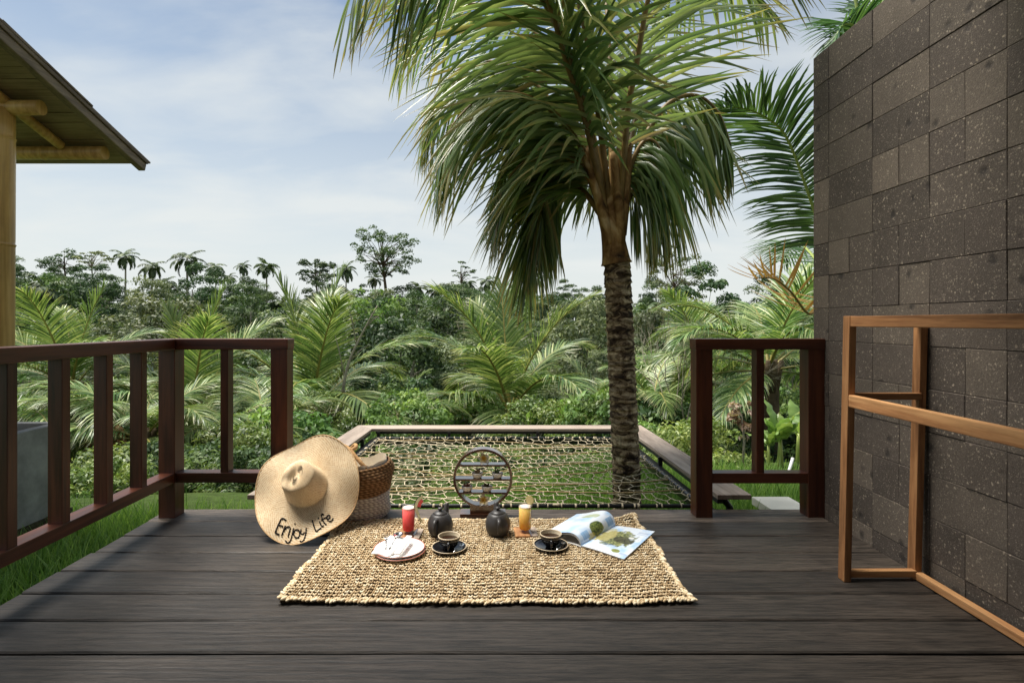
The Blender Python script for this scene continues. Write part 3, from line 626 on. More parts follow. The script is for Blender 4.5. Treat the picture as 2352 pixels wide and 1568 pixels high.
gx, gy = np.meshgrid(np.linspace(RX0+.004, RX1-.004, 60), np.linspace(RY0+.004, RY1-.004, 34)); g3 = rugdef(np.stack([gx.ravel(), gy.ravel(), np.full(gx.size, .009)], 1)); i = np.arange(gx.size).reshape(gx.shape)
q = np.stack([i[:-1, :-1].ravel(), i[:-1, 1:].ravel(), i[1:, 1:].ravel(), i[1:, :-1].ravel()], 1)
lo = g3.copy(); lo[:, 2] = .001; nV = len(g3)
b1 = np.concatenate([i[0, :], i[1:, -1], i[-1, ::-1][1:], i[::-1, 0][1:]]); side = np.stack([b1[:-1], b1[1:], b1[1:]+nV, b1[:-1]+nV], 1)
link('backing', npmesh('backing', np.concatenate([g3, lo])-np.array([(RX0+RX1)/2, RY0, 0]), [q, q[:, ::-1]+nV, side]), simple('rug_core', srgb(58, 44, 28), .9, .1, 0, .4, 60), rug)
ZR = 0.0175           # top of the rug
# ------------------------------------------------------------------ straw hat
TILT = R_(36)
hc0 = G(668, 1250)     # where the brim rests on the deck
nrm = Vector((0.03, -math.cos(TILT), math.sin(TILT))).normalized(); upv = (Vector((0, 0, 1))-nrm*nrm.z).normalized(); rtv = upv.cross(nrm)
BRX, BRY = 0.242, 0.262
hat_o = hc0+upv*(BRY-.004)+rtv*0.022
def brimR(th):
    c, s = math.cos(th), math.sin(th); return 1/math.sqrt((c/BRX)**2+(s/BRY)**2)*(1+0.014*math.sin(3*th+.4))
RC = 0.100
def brim_z(r, th):
    t = max(0, (r-RC)/(0.25-RC)); return 0.020*t**1.4*math.sin(2*th-0.6)+0.024*t**1.3*math.sin(3*th-1.0)-0.010*t+0.016*t*t*math.sin(5*th+.7)
NA, NR = 288, 27
V = []; tn = []
def hatpt(i, j):
    th = 2*math.pi*j/NA
    if i <= 22:                                     # crown, from its top to the brim
        t = i/22.0
        if t < 0.36: r = RC*0.72*(t/.36); z = 0.122-0.012*(t/.36)**3
        else:
            k = (t-.36)/.64; r = RC*(0.72+0.12*math.sin(k*1.57)+0.16*k*k); z = 0.110*(1-k**1.35)
        x, y = r*math.cos(th), r*math.sin(th)
        f = max(0, min(1, z/.11))
        z -= 0.024*f*math.exp(-((x+.016)/.024)**2-((y+.006)/.055)**2)+0.012*f*math.exp(-((x+.062)/.022)**2-((y+.02)/.03)**2)
        x += 0.005*f*math.sin(y*45); y += 0.004*f*math.sin(x*50+1)
        x -= 0.016*f; y += 0.014*f
        return x, y, z
    t = (i-22)/(NR*1.0); R = brimR(th); r = RC+(R-RC)*t
    return r*math.cos(th), r*math.sin(th), brim_z(r, th)
NI = 23+NR
for i in range(NI):
    for j in range(NA):
        x, y, z = hatpt(i, j); w_ = 0.0016 if (i+(j//2)) % 2 else -0.0014
        V.append((x, y, z+(w_ if i > 1 else 0))); tn.append((0.5+0.5*(w_ > 0)*1.0, 0, 0))
V = np.array(V); tn = np.array(tn); rg2 = np.random.default_rng(4); tn[:, 0] = np.clip((tn[:, 0]*2-1)*.55+rg2.random(len(tn))*.45, 0, 1)
ii, jj = np.meshgrid(np.arange(NI-1), np.arange(NA), indexing='ij'); q = np.stack([(ii*NA+jj).ravel(), ((ii+1)*NA+jj).ravel(), ((ii+1)*NA+(jj+1) % NA).ravel(), (ii*NA+(jj+1) % NA).ravel()], 1)
hat_o = hat_o+Vector((0, 0, -.003-min(hat_o.z+rtv.z*a_+upv.z*b_+nrm.z*c_ for a_, b_, c_ in V)))
hat = thing('straw_hat', 'wide brimmed woven straw hat with black stitched writing leaning on the bag', 'hat')
hat.matrix_world = Matrix(((rtv.x, upv.x, nrm.x, hat_o.x), (rtv.y, upv.y, nrm.y, hat_o.y), (rtv.z, upv.z, nrm.z, hat_o.z), (0, 0, 0, 1)))
sk = NT('straw'); at = sk.n('Attribute', attribute_name='tint'); sp = sk.n('SeparateColor'); sk.l(at.outputs['Color'], sp.inputs[0]); sn = sk.noise(sk.coords((1, 1, 1), False), 14, 4)
sc_ = sk.ramp(sp.outputs[0], [(0, srgb(200, 160, 114)), (.45, srgb(240, 214, 174)), (1, srgb(254, 240, 212))]); sk.set(Base_Color=sk.mix(.6, sc_, sk.ramp(sn, [(.3, (.82, .78, .72)), (.7, (1.1, 1.08, 1.05))]), 'MULTIPLY'), Roughness=.6, Specular_IOR_Level=.3)
ho = link('hat_body', npmesh('hat_body', V, [q], tn), sk.m, hat)
sol = ho.modifiers.new('thickness', 'SOLIDIFY'); sol.thickness = 0.003; sol.offset = -1
mr_ = MB(); mr_.tube([(brimR(t)*math.cos(t), brimR(t)*math.sin(t), brim_z(brimR(t), t)+.0006*(-1)**k) for k, t in enumerate(np.linspace(0, 2*math.pi, 160, endpoint=False))], 0.0030, 6, closed=True); mr_.build('brim_edge', simple('straw_edge', srgb(214, 180, 136), .6, .3, 0, .25, 120), hat, True, True)
# lettering, stitched black thread following the brim
Z1 = lambda p: (569.6+p[0]*.1953, 980+p[1]*.1953)
strokes = [[(450, 1097), (400, 1075), (362, 1140), (325, 1228), (326, 1246), (370, 1264)], [(362, 1150), (412, 1168)],
 [(440, 1160), (420, 1215), (395, 1280)], [(418, 1222), (450, 1182), (482, 1172), (497, 1192), (485, 1240), (472, 1288)],
 [(537, 1190), (520, 1270), (500, 1335), (470, 1362), (440, 1335)], [(549, 1136), (556, 1141)],
 [(575+36*math.cos(a), 1255+48*math.sin(a)) for a in np.linspace(0, 2*math.pi, 14)],
 [(625, 1203), (622, 1240), (640, 1262), (668, 1240)], [(687, 1190), (678, 1270), (655, 1330), (632, 1348), (612, 1340)],
 [(757, 1098), (775, 1160), (800, 1224), (830, 1208), (862, 1186)],
 [(843, 1112), (858, 1150), (874, 1170), (890, 1158)], [(825, 1073), (832, 1079)],
 [(892, 1032), (874, 1024), (866, 1045), (880, 1095), (900, 1130), (922, 1150)], [(862, 1098), (892, 1078), (925, 1062)],
 [(928, 1088), (958, 1072), (966, 1050), (948, 1036), (930, 1058), (936, 1092), (962, 1110), (988, 1098), (1002, 1074)]]
def onbrim(p):
    u, v = Z1(p); d = Vector(((u-U0)/F0, 1, -(v-V0)/F0)); e = Vector((0, 0, EYE)); h = 0.0
    for _ in range(6):
        o_ = hat_o+nrm*h; t = (o_-e).dot(nrm)/d.dot(nrm); w_ = e+d*t-hat_o; x, y = w_.dot(rtv), w_.dot(upv); h = brim_z(math.hypot(x, y), math.atan2(y, x))
    return Vector((x, y, h+.0022))
for s in strokes:
    pp = [onbrim(p) for p in s]; pp = catmull(pp, max(6, len(pp)*5)) if len(pp) > 2 else pp
    m = MB(); m.tube(pp, 0.0030, 6); m.build('letter_stroke', simple('thread', srgb(34, 30, 30), .8, .2) if 'thread' not in M else M['thread'], hat, True, True)
# ------------------------------------------------------------------ beach bag
bagc = Vector((-0.745, 2.838, 0))
bag = thing('beach_bag', 'slouchy brown and grey woven beach bag behind the straw hat', 'bag', bagc)
def bagpt(t, th, r=0.0):
    """t 0 bottom .. 1 rim, r extra radius"""
    rx = 0.150+0.030*math.sin(t*2.6)+0.012*math.sin(t*9+.5); ry = 0.120+0.026*math.sin(t*2.4)+.008*math.sin(t*11)
    c, s = math.cos(th), math.sin(th); top = 0.262+0.036*c+0.004*s+0.008*math.sin(3*th)
    return ((rx+r)*c+0.012*t, (ry+r)*s-0.030*t*t+0.01, top*t)
NC, NB = 22, 168
for part, (c0, c1) in (('lower_weave', (0, 10)), ('upper_weave', (10, NC))):
    V = []; tn = []
    per = 6; rows_ = [(c+k/per) for c in range(c0, c1) for k in range(per)]+[c1]
    for q_ in rows_:
        c = int(q_); ph = q_-c; bul = math.sqrt(max(0, 1-(2*ph-1)**2))
        for j in range(NB):
            th = 2*math.pi*j/NB; sw = math.sin(math.pi*(j/2.0)+ph*3.0+(c % 2)*1.57)
            rr = -0.004+0.0065*bul+0.0022*bul*sw+0.004*math.sin(th*5+c*.7)
            V.append(bagpt(q_/NC, th, rr)); tn.append((.5+.35*sw*bul-.3*(1-bul), 0, 0))
    n_ = len(rows_); ii, jj = np.meshgrid(np.arange(n_-1), np.arange(NB), indexing='ij'); q = np.stack([(ii*NB+jj).ravel(), (ii*NB+(jj+1) % NB).ravel(), ((ii+1)*NB+(jj+1) % NB).ravel(), ((ii+1)*NB+jj).ravel()], 1)
    bk = NT('bag_'+part); at = bk.n('Attribute', attribute_name='tint'); sp = bk.n('SeparateColor'); bk.l(at.outputs['Color'], sp.inputs[0])
    cs = [(0, srgb(70, 50, 34)), (.5, srgb(136, 104, 72)), (1, srgb(184, 148, 106))] if part == 'upper_weave' else [(0, srgb(120, 116, 114)), (.5, srgb(196, 192, 188)), (1, srgb(240, 236, 230))]
    bk.set(Base_Color=bk.ramp(sp.outputs[0], cs), Roughness=.8, Specular_IOR_Level=.2)
    link(part, npmesh(part, np.array(V), [q], np.array(tn)), bk.m, bag, True)
V = []
for t in np.linspace(1.0, 0.1, 12):
    for j in range(60): th = 2*math.pi*j/60; x, y, z = bagpt(t, th, -0.012-.004*math.sin(th*7)-.02*math.sin((1-t)*3)); V.append((x, y, z+(.014+.004*math.sin(th*9) if t > .99 else 0)))
ii, jj = np.meshgrid(np.arange(11), np.arange(60), indexing='ij'); q = np.stack([(ii*60+jj).ravel(), (ii*60+(jj+1) % 60).ravel(), ((ii+1)*60+(jj+1) % 60).ravel(), ((ii+1)*60+jj).ravel()], 1)
link('lining', npmesh('lining', np.array(V), [q]), simple('canvas', srgb(244, 236, 222), .9, .2, 0, .06, 20, .3, 30, .01), bag, True)
m = MB(); m.add([bagpt(0.004, 2*math.pi*j/40, -.006) for j in range(40)], [tuple(range(40))]); m.build('bottom', M['canvas'], bag, False, True)
for hp in ([(1395, 490, 2.72), (1330, 425, 2.72), (1250, 330, 2.74), (1190, 260, 2.76), (1120, 222, 2.78), (1050, 235, 2.80), (990, 300, 2.80), (980, 420, 2.78)],
           [(1225, 440, 2.92), (1195, 385, 2.92), (1180, 320, 2.90), (1215, 255, 2.88), (1258, 212, 2.86), (1268, 240, 2.82), (1180, 290, 2.80), (1100, 330, 2.80), (1020, 420, 2.86)]):
    pp = catmull([P(*Z1(p), p[2]) for p in hp], 60)
    m = MB(); m.tube(pp, [0.0098+.0008*math.sin(i*2.2) for i in range(60)], 10); m.build('handle', simple('handle_rope', srgb(182, 142, 96), .8, .25, 0, .25, 60, .6, 160) if 'handle_rope' not in M else M['handle_rope'], bag, True)
# ------------------------------------------------------------------ round display shelf
sx, sy = -0.085, 2.845
shf = thing('round_shelf', 'round dark wooden display shelf with three shelves on a foot', 'shelf', (sx, sy, 0))
beam('foot', M['dark_x'], shf, sx-.117, sx+.117, 2.802, 2.890, 0, .020, .002); beam('pedestal', M['dark_x'], shf, sx-.066, sx+.066, 2.816, 2.878, .019, .062, .002)
RO, RI, RZ = .152, .140, .198
m = MB(); n = 72; prof = [(RO, 2.815), (RO, 2.877), (RI, 2.877), (RI, 2.815)]
for k in range(n):
    a = 2*math.pi*k/n
    for r, y in prof: m.v.append((sx+r*math.cos(a), y, RZ+r*math.sin(a)))
for k in range(n):
    for j in range(4): m.f.append((k*4+j, k*4+(j+1) % 4, ((k+1) % n)*4+(j+1) % 4, ((k+1) % n)*4+j))
o = m.build('ring', M['dark_x'], shf); bevel_mesh(o.data, .0015, 1)
SHZ = (.269, .196, .127)
for z in SHZ:
    hw = math.sqrt(RI**2-(z-RZ)**2); beam('shelf_board', M['dark_x'], shf, sx-hw-.004, sx+hw+.004, 2.818, 2.874, z-.010, z, .001)
simple('pot_glaze', srgb(226, 221, 212), .35, .5, 0, .08, 20); simple('pebble', srgb(92, 66, 46), .8, .2, 0, .5, 60, .6, 90)
def succulent(seed, kind):
    r = np.random.default_rng(seed); m = MB()
    for k in range(16 if kind else 11):
        a = r.uniform(0, 6.28); t = r.uniform(.2, 1.1) if kind else r.uniform(.1, .7); L = r.uniform(.014, .026); x, y = r.uniform(-.010, .010, 2); w_ = r.uniform(.0028, .0048)
        d = Vector((math.cos(a)*math.sin(t), math.sin(a)*math.sin(t), math.cos(t))); b = Vector((x, y, .022))
        m.tube([b, b+d*L*.5, b+d*L*.85, b+d*L], [w_*.6, w_, w_*.7, .0006], 6)
    return m
for k, (px, sz, nm, cl, kd) in enumerate(((510, 1, 'tan dried succulent in a tiny white bowl on the middle shelf', srgb(166, 136, 92), 1), (805, 1, 'green sprouting cactus in a tiny white bowl on the middle shelf', srgb(84, 104, 54), 0),
        (360, 2, 'reddish curled succulent in a tiny white bowl on the lowest shelf', srgb(150, 96, 76), 1), (650, 2, 'dark green stubby succulent in a tiny white bowl on the lowest shelf', srgb(96, 88, 48), 0))):
    x = (1016.7+px*.15625-U0)*2.838/F0
    t = thing('succulent_pot', nm, 'plant pot', (x, 2.843, SHZ[sz]-.0006), group='tiny bowls on the round shelf')
    m = MB(); m.lathe([(.0, 0), (.016, 0), (.021, .003), (.0265, .012), (.0275, .017), (.0285, .024), (.0285, .028), (.0262, .028), (.025, .020), (.0, .019)], 32); m.build('bowl', M['pot_glaze'], t, True, True)
    m = MB(); m.lathe([(.0255, .0205), (.018, .024), (0, .0255)], 20); m.build('soil', M['pebble'], t, True, True)
    succulent(30+k, kd).build('succulent', simple('succ%d' % k, cl, .5, .4, 0, .5, 60), t, True, True)
def frangipani(name, label, loc, rot):
    t = thing(name, label, 'flower', loc)
    t.rotation_euler = rot
    fk = M.get('petal')
    if fk is None:
        k = NT('petal'); at = k.n('Attribute', attribute_name='tint'); sp = k.n('SeparateColor'); k.l(at.outputs['Color'], sp.inputs[0])
        k.set(Base_Color=k.ramp(sp.outputs[0], [(.05, srgb(255, 206, 70)), (.28, srgb(255, 234, 150)), (.55, srgb(255, 252, 244))]), Roughness=.5); tr = k.n('BsdfTranslucent'); ms = k.n('MixShader'); ms.inputs[0].default_value = .4; k.l(k.b.inputs['Base Color'].links[0].from_socket, tr.inputs['Color']); k.l(k.b.outputs[0], ms.inputs[1]); k.l(tr.outputs[0], ms.inputs[2]); k.l(ms.outputs[0], k.o.inputs[0]); fk = M['petal'] = k.m
    for p in range(5):
        a = 2*math.pi*p/5+.3; V = []; tn = []
        for i in range(9):
            s = i/8; L = .034*s; wd = .0125*math.sin(min(1, s*1.05)*math.pi*.93+.12)**.8
            for j in range(7):
                q_ = j/6*2-1; x = L; y = q_*wd+.003*s; z = .010*s-.014*s*s+.0035*q_*s+.003*(1-q_*q_)*-1
                V.append((x*math.cos(a)-y*math.sin(a), x*math.sin(a)+y*math.cos(a), z+.004)); tn.append((s*.85+.15*q_*s, 0, 0))
        i_ = np.arange(63).reshape(9, 7); q = np.stack([i_[:-1, :-1].ravel(), i_[1:, :-1].ravel(), i_[1:, 1:].ravel(), i_[:-1, 1:].ravel()], 1)
        o = link('petal', npmesh('petal', np.array(V), [q], np.array(tn)), fk, t, True); so = o.modifiers.new('t', 'SOLIDIFY'); so.thickness = .0012; so.offset = 0
    m = MB(); m.tube([(0, 0, .004), (0, 0, -.010)], [.004, .002], 8); m.build('calyx', fk, t, True, True)
frangipani('frangipani', 'yellow and white frangipani flower lying on the top shelf', (sx+.003, 2.836, SHZ[0]+.026), (R_(62), 0, .4))
frangipani('frangipani', 'yellow and white frangipani flower lying in the bottom of the ring', (sx+.003, 2.832, .082), (R_(58), 0, 0))
# ------------------------------------------------------------------ teapots
simple('black_stoneware', srgb(56, 53, 52), .42, .5, 0, .18, 25, .15, 120)
def teapot(loc, rz, label):
    t = thing('teapot', label, 'teapot', loc, rz)
    m = MB(); m.lathe([(0, 0), (.036, 0), (.044, .004), (.052, .018), (.0572, .036), (.0585, .048), (.0565, .064), (.051, .080), (.043, .093), (.037, .099), (.034, .1005), (.0335, .098), (0, .097)], 48); m.build('body', M['black_stoneware'], t, True, True)
    m = MB(); m.lathe([(.0325, .099), (.0325, .1015), (.026, .1075), (.014, .1125), (.006, .114), (0, .1145)], 40); l = m.build('lid', M['black_stoneware'], t, True, True)
    m = MB(); m.lathe([(.006, .113), (.0055, .117), (.010, .119), (.0125, .123), (.011, .127), (0, .129)], 28); m.build('knob', M['black_stoneware'], l, True, True)
    pp = catmull([(0, -.046, .086), (0, -.070, .086), (0, -.082, .070), (0, -.078, .046), (0, -.066, .030), (0, -.050, .026)], 24)
    m = MB(); m.tube(pp, [.0085]*24, 12, flat=.75); m.build('handle', M['black_stoneware'], t, True, True)
    pp = catmull([(0, .042, .046), (0, .066, .062), (0, .078, .088), (0, .088, .112), (0, .092, .119)], 16)
    m = MB(); m.tube(pp, list(np.linspace(.019, .0085, 16)), 14); m.build('spout', M['black_stoneware'], t, True, True)
p1 = G(1009.4, 1234.7, ZR); teapot((p1.x, p1.y+.035, ZR-.001), R_(-14), 'round black stoneware teapot beside the glass of red juice')
p2 = G(1143.4, 1233, ZR); teapot((p2.x, p2.y+.035, ZR-.001), R_(5), 'round black stoneware teapot in front of the round shelf, beside the orange juice')
# ------------------------------------------------------------------ coasters and drinks
def coaster(loc, rz, label):
    t = thing('coaster', label, 'coaster', loc, rz)
    h = .0525
    for k, (x0, x1, mt) in enumerate(((-h, .016, 'teak_y'), (.0163, .027, 'dark_y'), (.0273, h, 'bench_y'))):
        m = MB(); m.box(x0, x1, -.055, .055, 0, .010); o = m.build('wood_strip', M[mt], t, False, True); bevel_mesh(o.data, .001, 1)
c1 = G(942, 1228, ZR); coaster((c1.x, c1.y, ZR-.001), R_(-4), 'striped wooden coaster under the red juice glass'); c2 = G(1207, 1224, ZR); coaster((c2.x, c2.y, ZR-.001), R_(3), 'striped wooden coaster under the orange juice glass')
gk = NT('clear_glass'); tr_ = gk.n('BsdfTransparent'); tr_.inputs[0].default_value = (.96, .98, .97, 1); gl_ = gk.n('BsdfGlossy'); gl_.inputs['Roughness'].default_value = .03; fz0 = gk.n('LayerWeight'); fz = gk.n('Math', operation='POWER'); gk.l(fz0.outputs['Facing'], fz.inputs[0]); fz.inputs[1].default_value = 3.5; ms_ = gk.n('MixShader'); gk.l(fz.outputs[0], ms_.inputs[0]); gk.l(tr_.outputs[0], ms_.inputs[1]); gk.l(gl_.outputs[0], ms_.inputs[2]); gk.l(ms_.outputs[0], gk.o.inputs[0])
def juice(key, c0, c1):
    k = NT(key); sp = k.n('SeparateXYZ'); tc_ = k.n('TexCoord'); k.l(tc_.outputs['Object'], sp.inputs[0]); mr = k.n('MapRange'); mr.inputs['From Max'].default_value = .12; k.l(sp.outputs[2], mr.inputs[0])
    k.set(Base_Color=k.ramp(mr.outputs[0], [(.1, c0), (.9, c1)]), Roughness=.25, Specular_IOR_Level=.4, Subsurface_Weight=.8, Subsurface_Radius=(1, .7, .4), Subsurface_Scale=.02)
    tr = k.n('BsdfTranslucent'); ms = k.n('MixShader'); ms.inputs[0].default_value = .0; k.l(k.b.inputs['Base Color'].links[0].from_socket, tr.inputs['Color']); k.l(k.b.outputs[0], ms.inputs[1]); k.l(tr.outputs[0], ms.inputs[2]); k.l(ms.outputs[0], k.o.inputs[0]); M[key] = k.m
juice('red_juice', srgb(232, 60, 62), srgb(250, 112, 108)); juice('orange_juice', srgb(246, 172, 56), srgb(255, 208, 124)); simple('foam', srgb(250, 226, 214), .6, .3)
def drink(loc, jm, label):
    t = thing('juice_glass', label, 'glass', loc)
    m = MB(); m.lathe([(0, 0), (.0265, 0), (.0275, .002), (.0285, .03), (.0298, .133), (.0292, .1345), (.0284, .133), (.0265, .022), (.0245, .016), (0, .015)], 48); m.build('glass', gk.m, t, True, True)
    m = MB(); m.lathe([(0, .0153), (.0255, .0158), (.0274, .021), (.0291, .117), (0, .117)], 40); l = m.build('juice', M[jm], t, True, True)
    m = MB(); m.lathe([(.0290, .1165), (.0291, .1195), (.02, .121), (0, .1215)], 40); m.build('foam', M['foam'], t, True, True); return t
g1 = G(938.4, 1223, ZR+.009); drink((g1.x, g1.y, ZR+.008), 'red_juice', 'tall glass of red watermelon juice beside the plate'); g2 = G(1206, 1220, ZR+.009); drink((g2.x, g2.y, ZR+.008), 'orange_juice', 'tall glass of orange juice between teapot and coffee cup')
wm = thing('watermelon_slice', 'carved watermelon slice hooked on the rim of the red juice glass', 'fruit slice', (g1.x+.031, g1.y, ZR+.14))
def arc_wedge(r0, r1, a0, a1, th):
    m = MB(); n = 18
    for k in range(n+1):
        a = a0+(a1-a0)*k/n
        for y in (-th, th):
            for r in (r0, r1): m.v.append((r*math.cos(a), y, r*math.sin(a)))
    for k in range(n):
        b = k*4; c = b+4
        m.f += [(b, c, c+1, b+1), (b+2, b+3, c+3, c+2), (b+1, c+1, c+3, b+3), (b, b+2, c+2, c)]
    m.f += [(0, 1, 3, 2), (n*4, n*4+2, n*4+3, n*4+1)]; return m
for nm, r0, r1, cl, a0, a1 in (('rind', .062, .066, srgb(56, 84, 40), 120, 196), ('pith', .050, .0622, srgb(232, 224, 176), 118, 218), ('flesh', .034, .0502, srgb(232, 84, 76), 130, 178)):
    m = arc_wedge(r0, r1, R_(a0), R_(a1), .004 if nm != 'pith' else .0041); m.v = [(x+.060, y, z-.012) for x, y, z in m.v]; m.build(nm, simple('melon_'+nm, cl, .4, .4, 0, .1, 40), wm, False, True)
m = MB(); m.tube([(.013, 0, -.045), (.035, -.004, -.082)], [.005, .0015], 6); m.tube([(.010, 0, -.045), (.026, -.002, -.086)], [.005, .0015], 6); m.build('cut_tail', M['melon_pith'], wm, True, True)
fs = thing('fruit_garnish', 'round pale fruit slice perched on the rim of the orange juice glass', 'fruit slice', (g2.x+.022, g2.y-.006, ZR+.145), R_(-25))
m = MB(); m.tube([(0, -.002, .012), (0, .002, .012)], .019, 24); m.build('flesh', simple('pear', srgb(232, 216, 156), .35, .4, 0, .08, 40), fs, False, True); m = MB(); m.tube([(.0195*math.cos(a), 0, .012+.0195*math.sin(a)) for a in np.linspace(0, 6.283, 30, endpoint=False)], .0016, 6, closed=True); m.build('peel', simple('peel', srgb(186, 176, 92), .4), fs, True, True)
# ------------------------------------------------------------------ cups and saucers
simple('black_glaze', srgb(26, 26, 29), .12, .55); simple('tan_rim', srgb(196, 178, 150), .35, .5); simple('cream_glaze', srgb(214, 200, 172), .3, .5); simple('coffee', srgb(44, 26, 16), .08, .5); simple('steel', (.72, .72, .72, 1), .18, .5, 1.0)
def cupset(loc, rz, what):
    t = thing('saucer', 'black glazed saucer with a tan rim %s' % what, 'saucer', loc, rz)
    m = MB(); m.lathe([(0, .001), (.030, .001), (.036, .0015), (.062, .008), (.0745, .0145), (.0745, .0170), (.060, .0115), (.036, .0055), (.027, .0045), (0, .004)], 56); m.build('dish', M['black_glaze'], t, True, True)
    m = MB(); m.lathe([(.0728, .0160), (.0762, .0162), (.0766, .0180), (.0748, .0190), (.0722, .0178)], 56); m.build('rim', M['tan_rim'], t, True, True)
    c = thing('coffee_cup', 'black coffee cup with a tan rim full of coffee %s' % what, 'cup', (loc[0], loc[1], loc[2]+.0040), rz)
    m = MB(); m.lathe([(0, 0), (.021, 0), (.022, .003), (.025, .009), (.036, .021), (.043, .034), (.0465, .049), (.0475, .056), (.0455, .056)], 48); m.build('body', M['black_glaze'], c, True, True)
    m = MB(); m.lathe([(.0478, .0555), (.0486, .0575), (.0478, .0600), (.0455, .0605), (.0438, .0590), (.0435, .055)], 48); m.build('rim', M['tan_rim'], c, True, True)
    m = MB(); m.lathe([(.0440, .0588), (.0425, .045), (.038, .032), (0, .030)], 48); m.build('inside', M['cream_glaze'], c, True, True)
    m = MB(); m.lathe([(.0415, .0440), (0, .0442)], 40); m.build('coffee', M['coffee'], c, True, True)
    pp = catmull([(0, -.043, .047), (0, -.060, .046), (0, -.066, .034), (0, -.056, .020), (0, -.034, .017)], 20); m = MB(); m.tube(pp, .0052, 10, flat=1.25); m.build('handle', M['black_glaze'], c, True, True)
    s = thing('teaspoon', 'small steel teaspoon lying on the saucer %s' % what, 'spoon', (loc[0], loc[1], loc[2]+.0125), rz)
    a, b = Vector((.050, -.008, .0045)), Vector((.022, -.070, .0085))
    m = MB(); m.tube([a, a.lerp(b, .5), b], [.0022, .0024, .0034], 8, flat=.5); m.build('stem', M['steel'], s, True, True)
    m = MB(); 
    for i in range(7):
        r = i/6
        for j in range(20):
            q_ = 2*math.pi*j/20; x, y = .0100*r*math.cos(q_), .0165*r*math.sin(q_); cx_, cy_ = .055, .010; an = -.35
            m.v.append((cx_+x*math.cos(an)-y*math.sin(an), cy_+x*math.sin(an)+y*math.cos(an), .003+.0035*r*r))
    for i in range(6):
        for j in range(20): m.f.append((i*20+j, i*20+(j+1) % 20, (i+1)*20+(j+1) % 20, (i+1)*20+j))
    o = m.build('bowl', M['steel'], s, True, True); so = o.modifiers.new('t', 'SOLIDIFY'); so.thickness = .001
k1 = G(1031.7, 1258, ZR+.008); cupset((k1.x, k1.y, ZR-.001), R_(2), 'between plate and teapot'); k2 = G(1265.2, 1252.7, ZR+.008); cupset((k2.x, k2.y, ZR-.001), R_(-3), 'beside the open magazine')
# ------------------------------------------------------------------ plates, napkin, cutlery
simple('white_glaze', srgb(240, 238, 234), .22, .5); simple('red_band', srgb(190, 110, 92), .3, .5); simple('napkin', srgb(244, 242, 240), .85, .2, 0, .02, 20, .2, 60)
pc = G(917.4, 1262, ZR+.012)
for k, (dx, dy, z, lb) in enumerate(((.004, -.008, 0, 'lower white plate with a reddish rim line under another plate'), (0, 0, .0085, 'upper white plate with a reddish rim line holding napkin and cutlery'))):
    t = thing('plate', lb, 'plate', (pc.x+dx, pc.y+dy, ZR-.001+z))
    m = MB(); m.lathe([(0, .001), (.060, .001), (.064, .0005), (.070, .004), (.098, .0115), (.107, .0145), (.107, .0165), (.096, .0140), (.071, .0075), (.064, .0055), (0, .005)], 64); m.build('dish', M['white_glaze'], t, True, True)
    m = MB(); m.lathe([(.1052, .0158), (.1078, .0156), (.1080, .0170), (.1062, .0176), (.1048, .0168)], 64); m.build('rim_line', M['red_band'], t, True, True)
nz = ZR+.021
nk = thing('napkin', 'folded white napkin on the plate', 'napkin', (pc.x, pc.y, nz-.004))
V = []
ca, cb_, cc, cd = Vector((-.105, -.060, .006)), Vector((-.030, -.100, .007)), Vector((.016, .060, .014)), Vector((-.055, .085, .018))
for i in range(15):
    for j in range(11):
        a, b = i/14, j/10; p = ca.lerp(cb_, b).lerp(cd.lerp(cc, b), a); V.append((p.x, p.y, p.z-.0055+.004*math.sin(b*9+a*2)*a+.003*math.sin(a*8+b*3)+.007*math.sin(b*3.14)*(.4+.6*a)))
i_ = np.arange(165).reshape(15, 11); q = np.stack([i_[:-1, :-1].ravel(), i_[:-1, 1:].ravel(), i_[1:, 1:].ravel(), i_[1:, :-1].ravel()], 1)
o = link('cloth', npmesh('cloth', np.array(V), [q]), M['napkin'], nk, True); so = o.modifiers.new('t', 'SOLIDIFY'); so.thickness = .006; so.offset = 1
wr = thing('paper_sleeve', 'white paper sleeve lying across the napkin on the plate', 'paper sleeve', (pc.x, pc.y, nz))
a, b = Vector((.008, -.104, .014)), Vector((.032, .066, .022)); sd_ = Vector((.014, -.003, 0)); m = MB()
m.add([a-sd_, a+sd_, b+sd_*.95, b-sd_*.95, a-sd_*.9+Vector((0, 0, .005)), a+sd_*.9+Vector((0, 0, .005)), b+sd_*.85+Vector((0, 0, .005)), b-sd_*.85+Vector((0, 0, .005))], [(3, 2, 1, 0), (4, 5, 6, 7), (0, 1, 5, 4), (1, 2, 6, 5), (2, 3, 7, 6), (3, 0, 4, 7)]); o = m.build('sleeve', M['napkin'], wr, False, True); bevel_mesh(o.data, .0015)
fk = thing('fork', 'steel fork resting on the napkin beside the spoon', 'fork', (pc.x-.062, pc.y+.02, nz+.010), R_(10))
m = MB(); m.tube([(0, -.06, .002), (0, .0, .006), (0, .028, .010)], [.0035, .0025, .004], 8, flat=.5); m.build('stem', M['steel'], fk, True, True); m = MB()
for k in range(4): m.tube([((k-1.5)*.0035, .026, .010), ((k-1.5)*.0052, .045, .008), ((k-1.5)*.0052, .082, .012)], [.0016, .0015, .0008], 6)
m.build('tines', M['steel'], fk, True, True)
sn_ = thing('tablespoon', 'shiny steel spoon resting on the napkin beside the fork', 'spoon', (pc.x-.030, pc.y+.03, nz+.012), R_(-14))
m = MB(); m.tube([(.010, -.07, .000), (.004, -.01, .006), (0, .025, .010)], [.0038, .0026, .003], 8, flat=.5); m.build('stem', M['steel'], sn_, True, True); m = MB()
